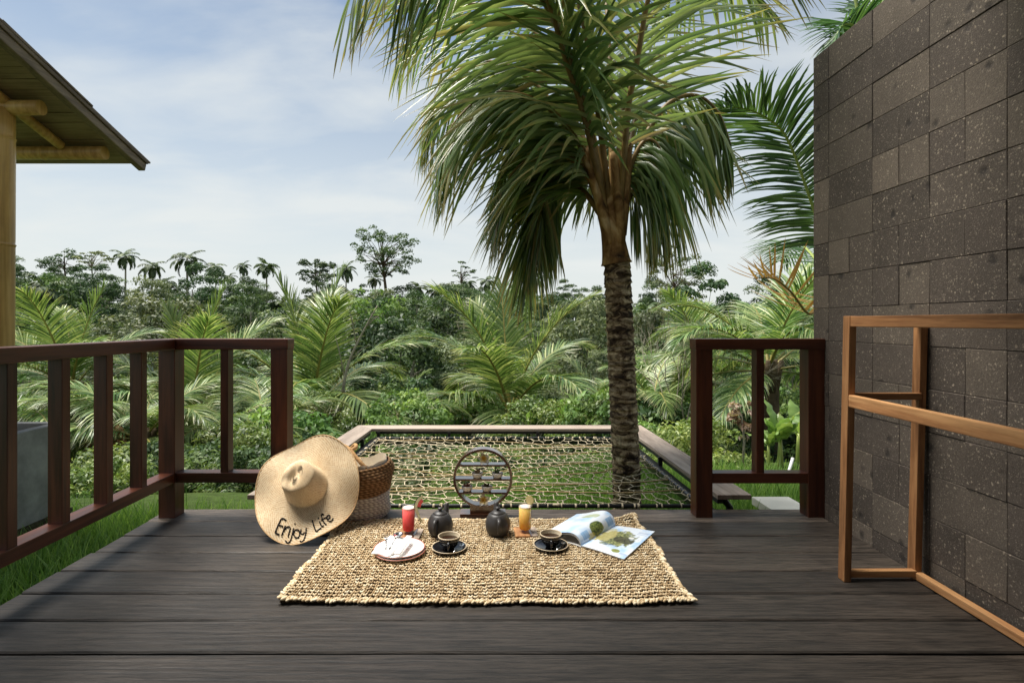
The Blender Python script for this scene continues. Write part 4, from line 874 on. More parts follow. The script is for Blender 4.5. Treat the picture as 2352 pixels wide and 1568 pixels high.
for i in range(8):
    r = i/7
    for j in range(24): q_ = 2*math.pi*j/24; m.v.append((.0215*r*math.cos(q_), .046+.029*r*math.sin(q_)*(1+.08*math.sin(q_)), .006+.009*r*r))
for i in range(7):
    for j in range(24): m.f.append((i*24+j, i*24+(j+1) % 24, (i+1)*24+(j+1) % 24, (i+1)*24+j))
o = m.build('bowl', M['steel'], sn_, True, True); so = o.modifiers.new('t', 'SOLIDIFY'); so.thickness = .0012
# ------------------------------------------------------------------ magazine
zm = ZR+.010
S0, S1 = G(1334, 1251.9, zm), G(1413.9, 1206.6, zm); R0, R1 = G(1433.2, 1282.5, zm), G(1504.3, 1218.8, zm)
mg = thing('magazine', 'open glossy travel magazine with one page curled on the rug', 'magazine', (S0.x, S0.y, ZR))
def vnoise(x, y, s, seed):
    r = np.random.default_rng(seed); gr = r.random((64, 64)); out_ = 0; amp = 1; tot = 0
    for o_ in range(4):
        fx, fy = x*s*2**o_, y*s*2**o_; ix, iy = np.floor(fx).astype(int), np.floor(fy).astype(int); tx, ty = fx-ix, fy-iy; tx = tx*tx*(3-2*tx); ty = ty*ty*(3-2*ty)
        g_ = lambda a, b: gr[a % 64, b % 64]
        out_ = out_+amp*((g_(ix, iy)*(1-tx)+g_(ix+1, iy)*tx)*(1-ty)+(g_(ix, iy+1)*(1-tx)+g_(ix+1, iy+1)*tx)*ty); tot += amp; amp *= .5
    return out_/tot
def L3(c): return np.array(srgb(*c)[:3])
def page_colour(a, b, right):
    """a across the page from the spine, b along the spine from near to far"""
    n = vnoise(a, b, 5, 7 if right else 9); n2 = vnoise(a, b, 16, 12); n3 = vnoise(a, b, 34, 15)
    c = np.ones(a.shape+(3,))*L3((226, 234, 244)); blue = np.clip((n-.42)*3.2, 0, 1)[..., None]; c = c*(1-blue)+L3((172, 204, 238))*blue
    def blob(ca, cb2, ra, rb2, wob, edge_=.25):
        d = ((a-ca)/ra)**2+((b-cb2)/rb2)**2+(n2-.5)*wob; return np.clip((1-d)/edge_, 0, 1)[..., None]
    if right:
        k = blob(.40, .52, .46, .30, 1.1); g_ = np.clip((n3-.3)*2.2, 0, 1)[..., None]; pic = L3((48, 60, 40))*(1-g_)+L3((168, 172, 116))*g_
        k2 = blob(.62, .50, .26, .12, .6); pic = pic*(1-k2*.75)+L3((58, 54, 48))*k2*.75; k3 = blob(.70, .62, .07, .035, .3); pic = pic*(1-k3)+L3((228, 228, 220))*k3; c = c*(1-k)+pic*k
        k = blob(.16, .56, .2, .3, 1.2); c = c*(1-k*.7)+L3((196, 184, 120))*k*.7
        k = blob(.70, .14, .10, .055, .5); c = c*(1-k)+(L3((140, 146, 80))*(.7+.6*n3[..., None]))*k
        for b0, b1, a0, a1 in ((.06, .14, .82, .98), (.20, .30, .30, .62), (.78, .9, .7, .95)):
            k = ((a > a0) & (a < a1) & (b > b0) & (b < b1) & ((b*90 % 1) < .5))[..., None]*.55; c = c*(1-k)+L3((96, 130, 176))*k
    else:
        k = blob(.22, .50, .22, .17, .25, .12); g_ = np.clip((n3-.25)*2, 0, 1)[..., None]; pic = L3((44, 66, 36))*(1-g_)+L3((150, 160, 84))*g_; c = c*(1-k)+pic*k
        k = blob(.10, .30, .12, .10, .8); c = c*(1-k*.7)+L3((206, 186, 90))*k*.7
        for a0, a1, b0, b1 in ((.10, .34, .10, .26), (.08, .32, .78, .95)):
            k = ((a > a0) & (a < a1) & (b > b0) & (b < b1))[..., None]*(.55+.35*((b*80 % 1) < .5)[..., None]); c = c*(1-k)+L3((120, 172, 220))*k
        k = blob(.62, .75, .16, .10, .8); c = c*(1-k*.8)+L3((168, 178, 120))*k*.8
    return c
pk = NT('printed_page'); at = pk.n('Attribute', attribute_name='tint'); pk.set(Base_Color=at.outputs['Color'], Roughness=.28, Specular_IOR_Level=.5)
simple('paper_edge', srgb(216, 214, 210), .8, .2, 0, .1, 200)
NAg, NBg = 90, 130
spd = (S1-S0); acr0 = R0-S0; acr1 = R1-S1
def sheet(name, fpos, right, mat, col=True, thick=.0006, na=NAg, nb=NBg):
    A, B = np.meshgrid(np.linspace(0, 1, na), np.linspace(0, 1, nb), indexing='ij'); V = np.array([fpos(a, b) for a, b in zip(A.ravel(), B.ravel())])-np.array(mg.location)
    i_ = np.arange(na*nb).reshape(na, nb); q = np.stack([i_[:-1, :-1].ravel(), i_[1:, :-1].ravel(), i_[1:, 1:].ravel(), i_[:-1, 1:].ravel()], 1)
    if not right: q = q[:, ::-1]
    o = link(name, npmesh(name, V, [q], page_colour(A, B, right).reshape(-1, 3) if col else None), mat, mg, True); so = o.modifiers.new('t', 'SOLIDIFY'); so.thickness = thick; so.offset = -1; return o
def right_pos(a, b): p = S0+spd*b+acr0.lerp(acr1, b)*a; return (p.x, p.y, zm+.004*math.sin(min(1, a*2.2)*math.pi*.5)*(1-.55*a)-.003*a)
sheet('right_page', right_pos, True, pk.m)
sheet('page_block', lambda a, b: tuple(Vector(right_pos(a*.99, .004+b*.99))-Vector((0, 0, .0009))), True, M['paper_edge'], False, .0062, 20, 20)
sdir = spd.normalized(); ldir = Vector((-sdir.y, sdir.x, 0)) if (-sdir.y*acr0.x+sdir.x*acr0.y) < 0 else Vector((sdir.y, -sdir.x, 0))
prof = catmull([(0, 0, 0), (.004, 0, .022), (.020, 0, .043), (.048, 0, .052), (.090, 0, .043), (.140, 0, .025), (.188, 0, .012)], 80)
def left_pos(a, b, dz=0):
    x = a*79; k = min(int(x), 78); p = prof[k].lerp(prof[k+1], x-k); sh = .10*p.x*(.3-b)
    q_ = S0+spd*b+ldir*(p.x*(1+.10*b))+sdir*(-.10*p.x); return (q_.x, q_.y, zm+p.z*(.86+.3*b)-dz*(1-.6*a))
sheet('curled_page', left_pos, False, pk.m)
for k, dz in enumerate((.006, .012)):
    sheet('under_page', lambda a, b, dz=dz: left_pos(a*(.995-.01*k), .005+b*.99, dz*min(1, a*6)), False, M['paper_edge'], False, .002, 40, 16)
sheet('cover', lambda a, b: (lambda q_: (q_[0], q_[1], max(ZR+.001, zm-.008+(q_[2]-zm)*.12)))(left_pos(a, b)), False, M['paper_edge'], False, .0012, 40, 12)
# ------------------------------------------------------------------ vegetation generators
def frond_arrays(pts, n, Lmax, w, rng, seg=4, droop=0.9, fold=True, lift=0.15, a0=70, a1=22, s0=0.16, prof=None, dead=0.0, rr=(0.016, 0.003), missing=0.02, deadfn=None, twist=0.35, early=False):
    """leaflet arrays (V, Q, col) and a rachis MB for one palm frond whose midrib follows pts"""
    N = 90; C_ = catmull(pts, N); seglen = [0]
    for i in range(1, N): seglen.append(seglen[-1]+(C_[i]-C_[i-1]).length)
    tot = seglen[-1]; V, Q, col = [], [], []
    def at(s):
        d = s*tot; i = min(max(np.searchsorted(seglen, d)-1, 0), N-2); t = (d-seglen[i])/max(seglen[i+1]-seglen[i], 1e-6); return C_[i].lerp(C_[i+1], t), (C_[i+1]-C_[i]).normalized()
    psd = None
    for k in range(n):
        s = s0+(1-s0)*(k+.5)/n; p, T = at(s)
        S = T.cross(Vector((0, 0, 1)))
        if S.length < .25 and psd is not None: S = psd-T*psd.dot(T)
        if S.length < .05: S = Vector((1, 0, 0))-T*T.x
        S.normalize()
        if psd is not None:
            S = (S*.35+psd*.65); S = (S-T*S.dot(T)).normalized()
        psd = S; U = S.cross(T)
        pr = prof(s) if prof else (0.55+0.45*math.sin(min(1, (s-s0)/.30)*1.57))*(1-0.62*max(0, (s-.45)/.55)**1.6)
        ang = R_(a0+(a1-a0)*s**1.4)
        for sg in (-1, 1):
            if rng.random() < missing: continue
            L = Lmax*pr*rng.uniform(.86, 1.08); an = ang+rng.normal(0, .06)
            d = (T*math.cos(an)+S*sg*math.sin(an)+U*(lift+rng.normal(0, .06))).normalized(); q = p+T*rng.uniform(-.4, .4)*tot/n
            dr = droop*rng.uniform(.65, 1.35); r1 = rng.random(); dd = dead if deadfn is None else deadfn(s, rng)
            b = len(V); tw = rng.normal(0, twist); nn = 3 if fold else 2
            for j in range(seg+1):
                t = j/seg; ww = w*(1-.08*s)*(0.55+.45*min(1, t*5))*(1-t**2.2)**.7 if j < seg else 0.0006
                N_ = U-d*U.dot(d)
                if N_.length < .05: N_ = S.copy()
                N_.normalize(); wv = d.cross(N_).normalized(); wv = (wv*math.cos(tw*t)+N_*math.sin(tw*t)).normalized(); nv = wv.cross(d)
                if fold: V += [tuple(q-wv*ww-nv*ww*.0), tuple(q+nv*ww*.55*(1 if sg else 1)), tuple(q+wv*ww)]
                else: V += [tuple(q-wv*ww), tuple(q+wv*ww)]
                col += [(r1, t, dd)]*nn
                d = (d+Vector((rng.normal(0, .02), rng.normal(0, .02), -dr*((.35+t) if not early else max(.1, 1.5*(1-t)))*1.6/seg))).normalized(); q = q+d*(L/seg)
            for j in range(seg):
                for e in range(nn-1): Q.append((b+j*nn+e, b+j*nn+e+1, b+(j+1)*nn+e+1, b+(j+1)*nn+e))
    rm = MB(); m_ = 26; st = [int(x) for x in np.linspace(0, N-1, m_)]
    rm.tube([C_[i] for i in st], [rr[0]*(1-i/(m_-1))**.8+rr[1] for i in range(m_)], 7, flat=.8)
    return np.array(V), np.array(Q), np.array(col, dtype=np.float32), rm
def frond(name, par, pts, mat, rmat, **kw):
    V, Q, col, rm = frond_arrays(pts, **kw)
    fo = rm.build(name, rmat, par, True)
    l = Vector((0, 0, 0)); q = par
    while q is not None: l = l+q.location; q = q.parent
    lo = link('leaflets', npmesh('leaflets', V-np.array(l), [Q], col), mat, fo, True); lo['kind'] = 'stuff'; return fo
# frond variants used by the young palms of the middle distance
FV = []
rv = np.random.default_rng(77)
for e0, B in ((86, 22), (74, 48), (62, 72), (48, 84), (34, 80), (18, 70), (0, 60), (-30, 35)):
    row = []
    for k in range(2):
        pts, d, p = [], R_(e0), Vector((0, 0, 0)); side = rv.uniform(-.18, .18)
        for i in range(12):
            pts.append(p.copy()); d -= R_(B*rv.uniform(.7, 1.3)*(.3+1.4*i/11)/11); p = p+Vector((math.cos(d), side*i/11, math.sin(d)))*(1/11)
        V, Q, col, rm = frond_arrays(pts, 92, .31, .0054 if e0 > 70 else .0062, rv, seg=4, droop=.35+.10*len(FV), fold=False, lift=.22, a0=62, a1=18, s0=.17, rr=(.011, .0016), missing=.05, twist=.5)
        me = npmesh('leaflets', V, [Q], col); me.materials.append(M['palm_new' if e0 > 80 else 'palm_mid']); me.polygons.foreach_set('use_smooth', [True]*len(me.polygons))
        r_ = bpy.data.meshes.new('frond'); r_.from_pydata(rm.v, [], rm.f); r_.materials.append(M['petiole']); r_.polygons.foreach_set('use_smooth', [True]*len(r_.polygons)); r_.update()
        row.append((me, r_))
    FV.append(row)
def put_frond(par, cls, k, az, L, roll=0.0, leafmat_=None):
    me, r_ = FV[cls][k]
    f = bpy.data.objects.new('frond', r_); C.objects.link(f); f.parent = par; f.rotation_euler = (roll, 0, az); f.scale = (L, L, L)
    if leafmat_ is not None:
        me = me.copy(); me.materials.clear(); me.materials.append(leafmat_)
    l = bpy.data.objects.new('leaflets', me); C.objects.link(l); l.parent = f; l['kind'] = 'stuff'; return f
dead_mat = leafmat('palm_dead', [(0, srgb(150, 96, 46)), (.5, srgb(196, 136, 66)), (1, srgb(214, 176, 110))], None, .3, .5, .3, .05)
def young_palm(u, v, Y_, L, seed, label, nf=14, lo_=6, tr=.11, spread=1.0, dead_az=None, azoff=0.0, minc=0):
    c = P(u, v, Y_); r = np.random.default_rng(seed); zt = float(terr(c.x, c.y))-.15
    t = thing('coconut_palm', label, 'palm', (c.x, c.y, c.z))
    m = MB(); h = c.z-zt; n = max(6, int(h/.12)); m.tube([(.10*math.sin(i/n*2)*h*.1, 0, -h+h*i/n) for i in range(n+1)], [tr*(1.25-.25*i/n)*(1+.06*(i % 2)) for i in range(n+1)], 12); m.build('trunk', M['bark'], t, False, True)
    m = MB()
    for k in range(9):
        a = k*2.4; m.tube([(tr*.6*math.cos(a), tr*.6*math.sin(a), -.25), (tr*1.1*math.cos(a), tr*1.1*math.sin(a), .05), (tr*1.5*math.cos(a), tr*1.5*math.sin(a), .22)], [.07, .055, .03], 7)
    m.build('leaf_bases', M['bark'], t, True, True)
    for k in range(nf):
        cls = min(max(minc, int(round(minc+k/(nf-1)*(lo_-minc)*1.0+r.uniform(-.4, .4)))), 6); f = put_frond(t, cls, int(r.integers(2)), k*2.399+r.uniform(-.25, .25)+azoff, L*r.uniform(.86, 1.08)*(1.0 if cls > 0 else .92), r.uniform(-.12, .12)); f.location = (0, 0, .05)
    if dead_az is not None:
        f = put_frond(t, 6, 1, dead_az, L*.8, 0, dead_mat)
    return t
# ------------------------------------------------------------------ tree generators
def crown_arrays(rng, rx, rz, ncl, per, leaf, flat=0.0, rc=.30, layers=False, up=.55, aspect=.5):
    V, T, cents = [], [], []
    for c in range(ncl):
        while True:
            p = rng.uniform(-1, 1, 3)
            n = np.linalg.norm(p)
            if .25 < n < 1 and p[2] > -.75: break
        p = p/n*n**.45
        if layers: p[2] = np.round(p[2]*3)/3+rng.uniform(-.06, .06); p[:2] *= (1.05-.35*abs(p[2]+.1))
        cen = p*np.array([rx, rx, rz])*rng.uniform(.75, 1.08); r = rc*rx*rng.uniform(.55, 1.25); cents.append(cen)
        ct = rng.random()
        n_ = int(per*rng.uniform(.6, 1.3)*(r/(rc*rx))**1.5)
        d = rng.normal(size=(n_, 3)); d /= np.linalg.norm(d, axis=1)[:, None]; d[:, 2] = np.where(d[:, 2] < -.35, -d[:, 2]*.6, d[:, 2])
        rad = r*(.55+.5*rng.random(n_)**.6); pos = cen+d*rad[:, None]*np.array([1, 1, .30 if layers else .72-flat])
        nr = d+np.array([0, 0, up])+rng.normal(0, .55, (n_, 3)); nr /= np.linalg.norm(nr, axis=1)[:, None]
        a = np.cross(nr, rng.normal(size=(n_, 3))); a /= np.linalg.norm(a, axis=1)[:, None]; b = np.cross(nr, a)
        L = leaf*rng.uniform(.6, 1.3, n_)[:, None]; W = L*aspect
        q = np.stack([pos-a*L*.5, pos+b*W*.5+nr*L*.08, pos+a*L*.5-nr*L*.12, pos-b*W*.5+nr*L*.08], 1); V.append(q.reshape(-1, 3))
        tt = np.clip(ct*.55+rng.random(n_)*.45, 0, 1); T.append(np.repeat(tt, 4))
    V = np.concatenate(V); tt = np.concatenate(T); return V, np.arange(len(V)).reshape(-1, 4), np.stack([tt, tt, tt*0], 1), cents
def trunk_mb(rng, cents, base_z, r0, top, nb=9, fork=.35, lean=(0, 0)):
    m = MB(); H = top-base_z; pts = [Vector((lean[0]*t+.03*H*math.sin(t*4+1)*(t > 0), lean[1]*t, base_z+H*t)) for t in np.linspace(0, 1, 8)]
    m.tube(pts, [r0*(1-.75*t) for t in np.linspace(0, 1, 8)], 7)
    idx = rng.permutation(len(cents))[:nb]
    for k in idx:
        c = Vector(cents[k]); t = rng.uniform(fork, .92); s = pts[min(7, int(t*7))]; mid = s.lerp(c, .5)+Vector((0, 0, .10*(c-s).length)); rr = r0*.42*(1-.5*t)
        m.tube([s, mid, c], [rr, rr*.6, rr*.18], 5)
    return m
rt = np.random.default_rng(101); TV = []
specs = [('tree_dark', 2.9, 3.6, 60, 92, .36, False), ('tree_dark', 3.3, 3.0, 64, 90, .40, False), ('tree_bright', 2.9, 2.6, 54, 100, .34, True), ('tree_grey', 2.6, 3.4, 56, 90, .32, False),
         ('tree_dark', 2.3, 3.9, 52, 92, .36, False), ('tree_bright', 3.2, 2.4, 56, 95, .38, False), ('tree_dark', 3.5, 2.6, 60, 90, .34, True), ('tree_grey', 2.9, 2.8, 54, 92, .34, False)]
for mk, rx, rz, nc, per, lf, lay in specs:
    per, lf = int(per*1.7), lf*.72
    V, Q, col, ce = crown_arrays(rt, rx, rz, nc, per, lf, 0, .30, lay); me = npmesh('crown', V, [Q], col); me.materials.append(M[mk])
    tm = trunk_mb(rt, ce, -rz-5.0, .22, rz*.5, 12); t_ = bpy.data.meshes.new('trunk'); t_.from_pydata(tm.v, [], tm.f); t_.materials.append(M['bark_pale' if rt.random() < .4 else 'bark']); t_.update(); TV.append((me, t_, rx, rz, mk))
TSHAPE = ['rounded dark green dense tree', 'broad dark green spreading tree', 'bright green tree with flat leaf layers', 'tall olive grey green tree', 'narrow upright dark green tree', 'low bright green bushy tree', 'wide dark green tree with flat leaf layers', 'rounded olive grey green tree']
def tlabel(k, y): return TSHAPE[k]+(' at the foot of the forested hill' if y < 42 else ' halfway up the forested hill' if y < 84 else ' on the crest of the forested hill')
def tree(x, y, k, s, rot, dz=0.0, label=None, group='hillside forest trees', sz=1.0):
    me, t_, rx, rz, mk = TV[k]; zc = float(terr(x, y))+rz*s*sz*.92+dz
    e = thing('broadleaf_tree', label or tlabel(k, y), 'tree', (x, y, zc), rot, group)
    for nm, q in (('trunk', t_), ('crown', me)):
        o = bpy.data.objects.new(nm, q); C.objects.link(o); o.parent = e; o.scale = (s, s, s*sz)
    return e
rr_ = np.random.default_rng(5); Yr = 27.0; ntree = 0; placed = []
while Yr < 128:
    hw = Yr*1.02+4; st_x = (4.6+Yr*.030); x = -hw+rr_.uniform(0, st_x)
    while x < hw:
        xx, yy = x+rr_.uniform(-.3, .3)*st_x, Yr+rr_.uniform(-.35, .35)*5
        u_ = U0+xx*F0/yy
        if -60 < u_ < 1950:
            k = int(rr_.choice(8, p=[.17, .15, .10, .10, .15, .10, .13, .10])); s = rr_.uniform(.62, 1.12)*(.8 if Yr < 40 or Yr > 88 else 1); tree(xx, yy, k, s, rr_.uniform(0, 6.28), rr_.uniform(-.6, .5), sz=rr_.uniform(.85, 1.25)); ntree += 1
        x += st_x
    Yr += 5.2+Yr*.045
print('hillside trees', ntree)
# ------------------------------------------------------------------ palms of the hillside and the skyline
PV = []
for k in range(5):
    Vs, Qs, Cs, n0 = [], [], [], 0; rm_ = MB()
    nf = int(rt.integers(13, 18))
    for f in range(nf):
        az = f*2.399+rt.uniform(-.3, .3); e0 = R_(75-115*(f/nf)**1.1+rt.uniform(-8, 8)); pts = []; p = Vector((0, 0, 0)); d = e0
        for i in range(8): pts.append(p.copy()); d -= R_(98*rt.uniform(.7, 1.3)/8); p = p+Vector((math.cos(d)*math.cos(az), math.cos(d)*math.sin(az), math.sin(d)))*(3.2*rt.uniform(.8, 1.1)/8)
        V, Q, col, rm = frond_arrays(pts, 32, 1.0, .085, rt, seg=2, droop=.9, fold=False, lift=.1, a0=60, a1=20, s0=.14, rr=(.05, .012), missing=.06)
        Vs.append(V); Qs.append(Q+n0); Cs.append(col); n0 += len(V); rm_.add(rm.v, rm.f)
    me = npmesh('crown', np.concatenate(Vs), [np.concatenate(Qs)], np.concatenate(Cs)); me.materials.append(M['palm_far']); PV.append(me)
ptr = MB(); ptr.tube([(.35*math.sin(t*1.9), .1*t, -16*(1-t)) for t in np.linspace(0, 1, 14)], [.19-.07*t for t in np.linspace(0, 1, 14)], 7); ptm = bpy.data.meshes.new('trunk'); ptm.from_pydata(ptr.v, [], ptr.f); ptm.materials.append(M['bark_pale']); ptm.update()
def far_palm(u, v, size, Y_, k, label, group):
    c = P(u, v, Y_); s = size*Y_/F0/5.4*rr_.uniform(.85, 1.2)
    e = thing('coconut_palm', label, 'palm', c, rr_.uniform(0, 6.28), group); o = bpy.data.objects.new('crown', PV[k]); C.objects.link(o); o.parent = e; o.scale = (s, s, s*rr_.uniform(.85, 1.3)); o.rotation_euler = (rr_.uniform(-.2, .2), rr_.uniform(-.2, .2), 0)
    t = bpy.data.objects.new('trunk', ptm); C.objects.link(t); t.parent = e; t.location = (-.33*s*1.0, -.1, 0); t.scale = (s, s, max(.2, (c.z-float(terr(c.x, c.y))+.5)/16)); return e
SKY = 'tall slender coconut palm rising above the forest skyline'
for k, (u, v, s) in enumerate(((288, 588, 78), (349, 612, 60), (430, 595, 80), (496, 612, 62), (526, 636, 52), (557, 612, 46), (612, 610, 64), (380, 650, 58), (405, 662, 62), (862, 640, 52), (795, 618, 58), (960, 662, 66), (1120, 646, 52), (1074, 652, 50), (1186, 652, 56), (1000, 668, 50), (1420, 680, 50), (1235, 640, 50))):
    far_palm(u, v, s, 104 if k % 2 else 96, k % 5, SKY, 'skyline palms')
HP = 'coconut palm with grey green fronds growing among the hillside trees'
for k, (u, v, s, Y_) in enumerate(((104, 668, 130, 52), (1038, 700, 84, 60), (955, 700, 70, 66), (1305, 770, 120, 44), (1385, 830, 110, 40), (1110, 730, 76, 60), (880, 680, 66, 70), (1040, 780, 90, 48), (1240, 700, 70, 66), (1330, 700, 70, 64), (700, 770, 80, 50), (205, 800, 90, 40), (1480, 720, 80, 60), (1555, 730, 80, 55), (1640, 720, 90, 50), (1120, 800, 80, 46), (930, 905, 60, 30), (790, 735, 70, 56), (1405, 790, 80, 48), (1330, 840, 90, 40), (60, 740, 90, 46), (560, 740, 76, 56), (650, 700, 70, 64), (1700, 735, 70, 60), (1800, 730, 80, 55))):
    far_palm(u, v, s, Y_, (k*2+1) % 5, HP, 'hillside palms')
# special trees of the skyline
def big_tree(name, label, u, v, Y_, rx, rz, nc, per, leaf, mk, rc, layers=False, trunk_mat='bark', tr=.25, nb=30, seed=1, drop=None, lean=(0, 0)):
    r = np.random.default_rng(seed); c = P(u, v, Y_); V, Q, col, ce = crown_arrays(r, rx, rz, nc, per, leaf, 0, rc, layers); e = thing(name, label, 'tree', c)
    base = float(terr(c.x, c.y))-c.z-.3
    trunk_mb(r, ce, base, tr, rz*.55, nb, .62 if not layers else .7, lean).build('trunk', M[trunk_mat], e, False, True); link('crown', npmesh('crown', V, [Q], col), M[mk], e); return e
big_tree('emergent_tree', 'tall open crowned tree standing well above the forest skyline', 884, 584, 82, 4.9, 4.1, 84, 62, .36, 'tree_dark', .17, tr=.34, nb=44, seed=8)
big_tree('layered_tree', 'pale trunked tree with flat layered crown beside the skyline palms', 213, 592, 98, 3.4, 1.6, 26, 46, .36, 'tree_grey', .20, True, 'bark_pale', .22, 26, 12)
big_tree('layered_tree', 'sparse flat layered tree on the skyline next to the big coconut trunk', 1062, 636, 98, 2.7, 3.2, 26, 40, .36, 'tree_dark', .22, True, 'bark', .2, 26, 13)
big_tree('emergent_tree', 'sparse tall tree behind the palm fronds to the right of the trunk', 1552, 640, 62, 3.7, 3.2, 56, 50, .30, 'tree_grey', .17, False, 'bark', .2, 40, 14)
big_tree('emergent_tree', 'rounded dark tree at the forest edge beside the bamboo column', 150, 606, 100, 3.6, 2.4, 40, 60, .4, 'tree_dark', .22, False, 'bark', .25, 20, 15)
big_tree('emergent_tree', 'rounded dark tree standing above the forest between skyline palms', 728, 622, 92, 3.2, 2.6, 44, 60, .38, 'tree_dark', .22, False, 'bark', .25, 20, 16)
# slender pale tree leaning among the palms
sb = P(784, 1010, 13); st2 = thing('slender_tree', 'thin pale bare trunk leaning between the young palms', 'tree', (sb.x, sb.y, sb.z))
pp = catmull([P(783, 1060, 13), P(786, 960, 13), P(790, 880, 13), P(806, 820, 13), P(835, 760, 13), P(868, 700, 13)], 24); m = MB(); m.tube(pp, list(np.linspace(.055, .014, 24)), 8)
for k, (a, e) in enumerate(((10, (770, 770)), (13, (850, 790)), (16, (800, 700)), (19, (880, 720)))): m.tube([pp[a], (pp[a]+P(*e, 13))/2+Vector((0, 0, .05)), P(*e, 12.8)], [.02, .014, .006], 6)
m.build('trunk', M['bark_pale'], st2, True)
r9 = np.random.default_rng(9); V, Q, col, ce = crown_arrays(r9, .75, .5, 16, 36, .10, 0, .3); pt = P(858, 705, 13)-sb; link('crown', npmesh('crown', V+np.array(pt), [Q], col), M['tree_bright'], st2)
# ------------------------------------------------------------------ young palms of the middle distance
young_palm(715, 962, 14, 3.9, 41, 'young coconut palm with upright fronds just behind the bag and net', 17, 6, .13, azoff=.4)
young_palm(1172, 955, 15, 4.0, 42, 'young coconut palm with arching fronds behind the far edge of the net', 15, 6, .17, dead_az=R_(172), azoff=1.0)
young_palm(442, 985, 10.5, 2.75, 43, 'young coconut palm with tall upright fronds behind the railing corner post', 11, 5, .12, azoff=.2, minc=0)
young_palm(165, 905, 10.0, 2.0, 44, 'young coconut palm behind the left balusters near the bamboo column', 14, 6, .11, dead_az=R_(-35), azoff=.1)
young_palm(608, 1010, 9.5, 1.7, 45, 'short young palm with drooping fronds behind the railing end post', 10, 6, .10, dead_az=R_(205), azoff=2.0, minc=2)
young_palm(330, 1020, 8.2, 1.7, 46, 'short young palm with dry tips behind the middle balusters', 11, 6, .10, dead_az=R_(60), azoff=.9, minc=2)
young_palm(1395, 985, 17, 2.7, 47, 'small young palm half hidden by the ringed coconut trunk', 10, 5, .11, azoff=.6, minc=1)
young_palm(1765, 860, 8.2, 2.0, 48, 'coconut palm with long drooping fronds behind the short railing', 15, 6, .12, azoff=.5, minc=1)
young_palm(1620, 900, 11.5, 2.3, 49, 'coconut palm with arching silver green fronds between trunk and short railing', 14, 6, .12, azoff=1.4, minc=1)
young_palm(930, 935, 24, 1.8, 50, 'little slender palm in the dark thicket beyond the net', 9, 5, .06, azoff=.3, minc=1)
young_palm(255, 965, 8.8, 1.75, 51, 'low palm with drooping fronds behind the balusters beside the concrete base', 12, 6, .10, dead_az=R_(-60), azoff=1.7, minc=3)
young_palm(530, 985, 8.6, 1.6, 52, 'low palm with an orange dead frond behind the front baluster', 12, 6, .10, dead_az=R_(186), azoff=.3, minc=3)
young_palm(70, 985, 8.4, 1.6, 53, 'low drooping palm next to the bamboo column and concrete base', 11, 6, .10, azoff=.8, minc=3)
young_palm(1500, 935, 9.6, 1.5, 54, 'small palm with drooping fronds beside the ringed trunk', 10, 6, .09, azoff=1.1, minc=2)
young_palm(905, 965, 12.5, 1.8, 55, 'low palm with drooping fronds behind the far rim plank', 11, 6, .10, azoff=.6, minc=3)
# ------------------------------------------------------------------ shrubs
SV = []
for k, (mk, rx, rz, nc, per, lf, asp) in enumerate((('shrub_leaf', 1.0, .85, 60, 110, .085, .45), ('shrub_leaf', 1.0, .8, 64, 120, .075, .3), ('tree_bright', 1.0, .9, 60, 110, .10, .55), ('tree_dark', 1.0, .8, 60, 110, .11, .5), ('tree_grey', 1.0, .9, 62, 120, .07, .35))):
    V, Q, col, ce = crown_arrays(rt, rx, rz, nc, per, lf, 0, .27, False, .5, asp); me = npmesh('foliage', V, [Q], col); me.materials.append(M[mk])
    tm = trunk_mb(rt, ce, -1.3, .03, .3, 26, .25); t_ = bpy.data.meshes.new('stems'); t_.from_pydata(tm.v, [], tm.f); t_.materials.append(M['bark_pale']); t_.update(); SV.append((me, t_, rz))
SLAB = ['light green leafy shrub on the slope below the rice terrace', 'fine leaved light green shrub on the slope below the rice terrace', 'bright green bush on the slope below the rice terrace', 'dark green bush on the slope below the rice terrace', 'olive green twiggy bush on the slope below the rice terrace']
def shrub(x, y, k, s, zt=None):
    me, t_, rz = SV[k]; z = float(terr(x, y)); zc = z+rz*s*.8 if zt is None else zt-rz*s
    e = thing('shrub', SLAB[k].replace('on the slope below the rice terrace', 'right at the edge of the rice terrace' if y < 9 else 'in the gully below the rice terrace'), 'shrub', (x, y, zc), rr_.uniform(0, 6.28), 'shrubs on the slope')
    for nm, q in (('stems', t_), ('foliage', me)): o = bpy.data.objects.new(nm, q); C.objects.link(o); o.parent = e; o.scale = (s,)*3
for u, vt, Y_, s, k in ((500, 960, 7.5, .8, 1), (575, 985, 7.0, .7, 0), (460, 1040, 6.4, .6, 1), (540, 1050, 6.1, .6, 1), (610, 1040, 6.3, .6, 0), (640, 930, 8.5, 1.0, 2), (680, 985, 8.0, .8, 3), (390, 1010, 6.6, .7, 3), (300, 1070, 6.2, .6, 2), (230, 1040, 6.6, .75, 0), (150, 1060, 6.8, .7, 3), (80, 960, 8.5, 1.0, 0),
        (1500, 905, 9.0, .9, 3), (1560, 880, 9.5, 1.0, 2), (1500, 965, 8.3, .6, 2), (1690, 960, 8.2, .6, 3), (1610, 950, 8.6, .8, 0), (1560, 985, 8.2, .55, 3), (1850, 930, 9.0, .8, 2), (1760, 930, 9.5, .9, 3), (1500, 820, 14, 1.6, 0)):
    p = P(u, vt, Y_); shrub(p.x, p.y, k, s, p.z)
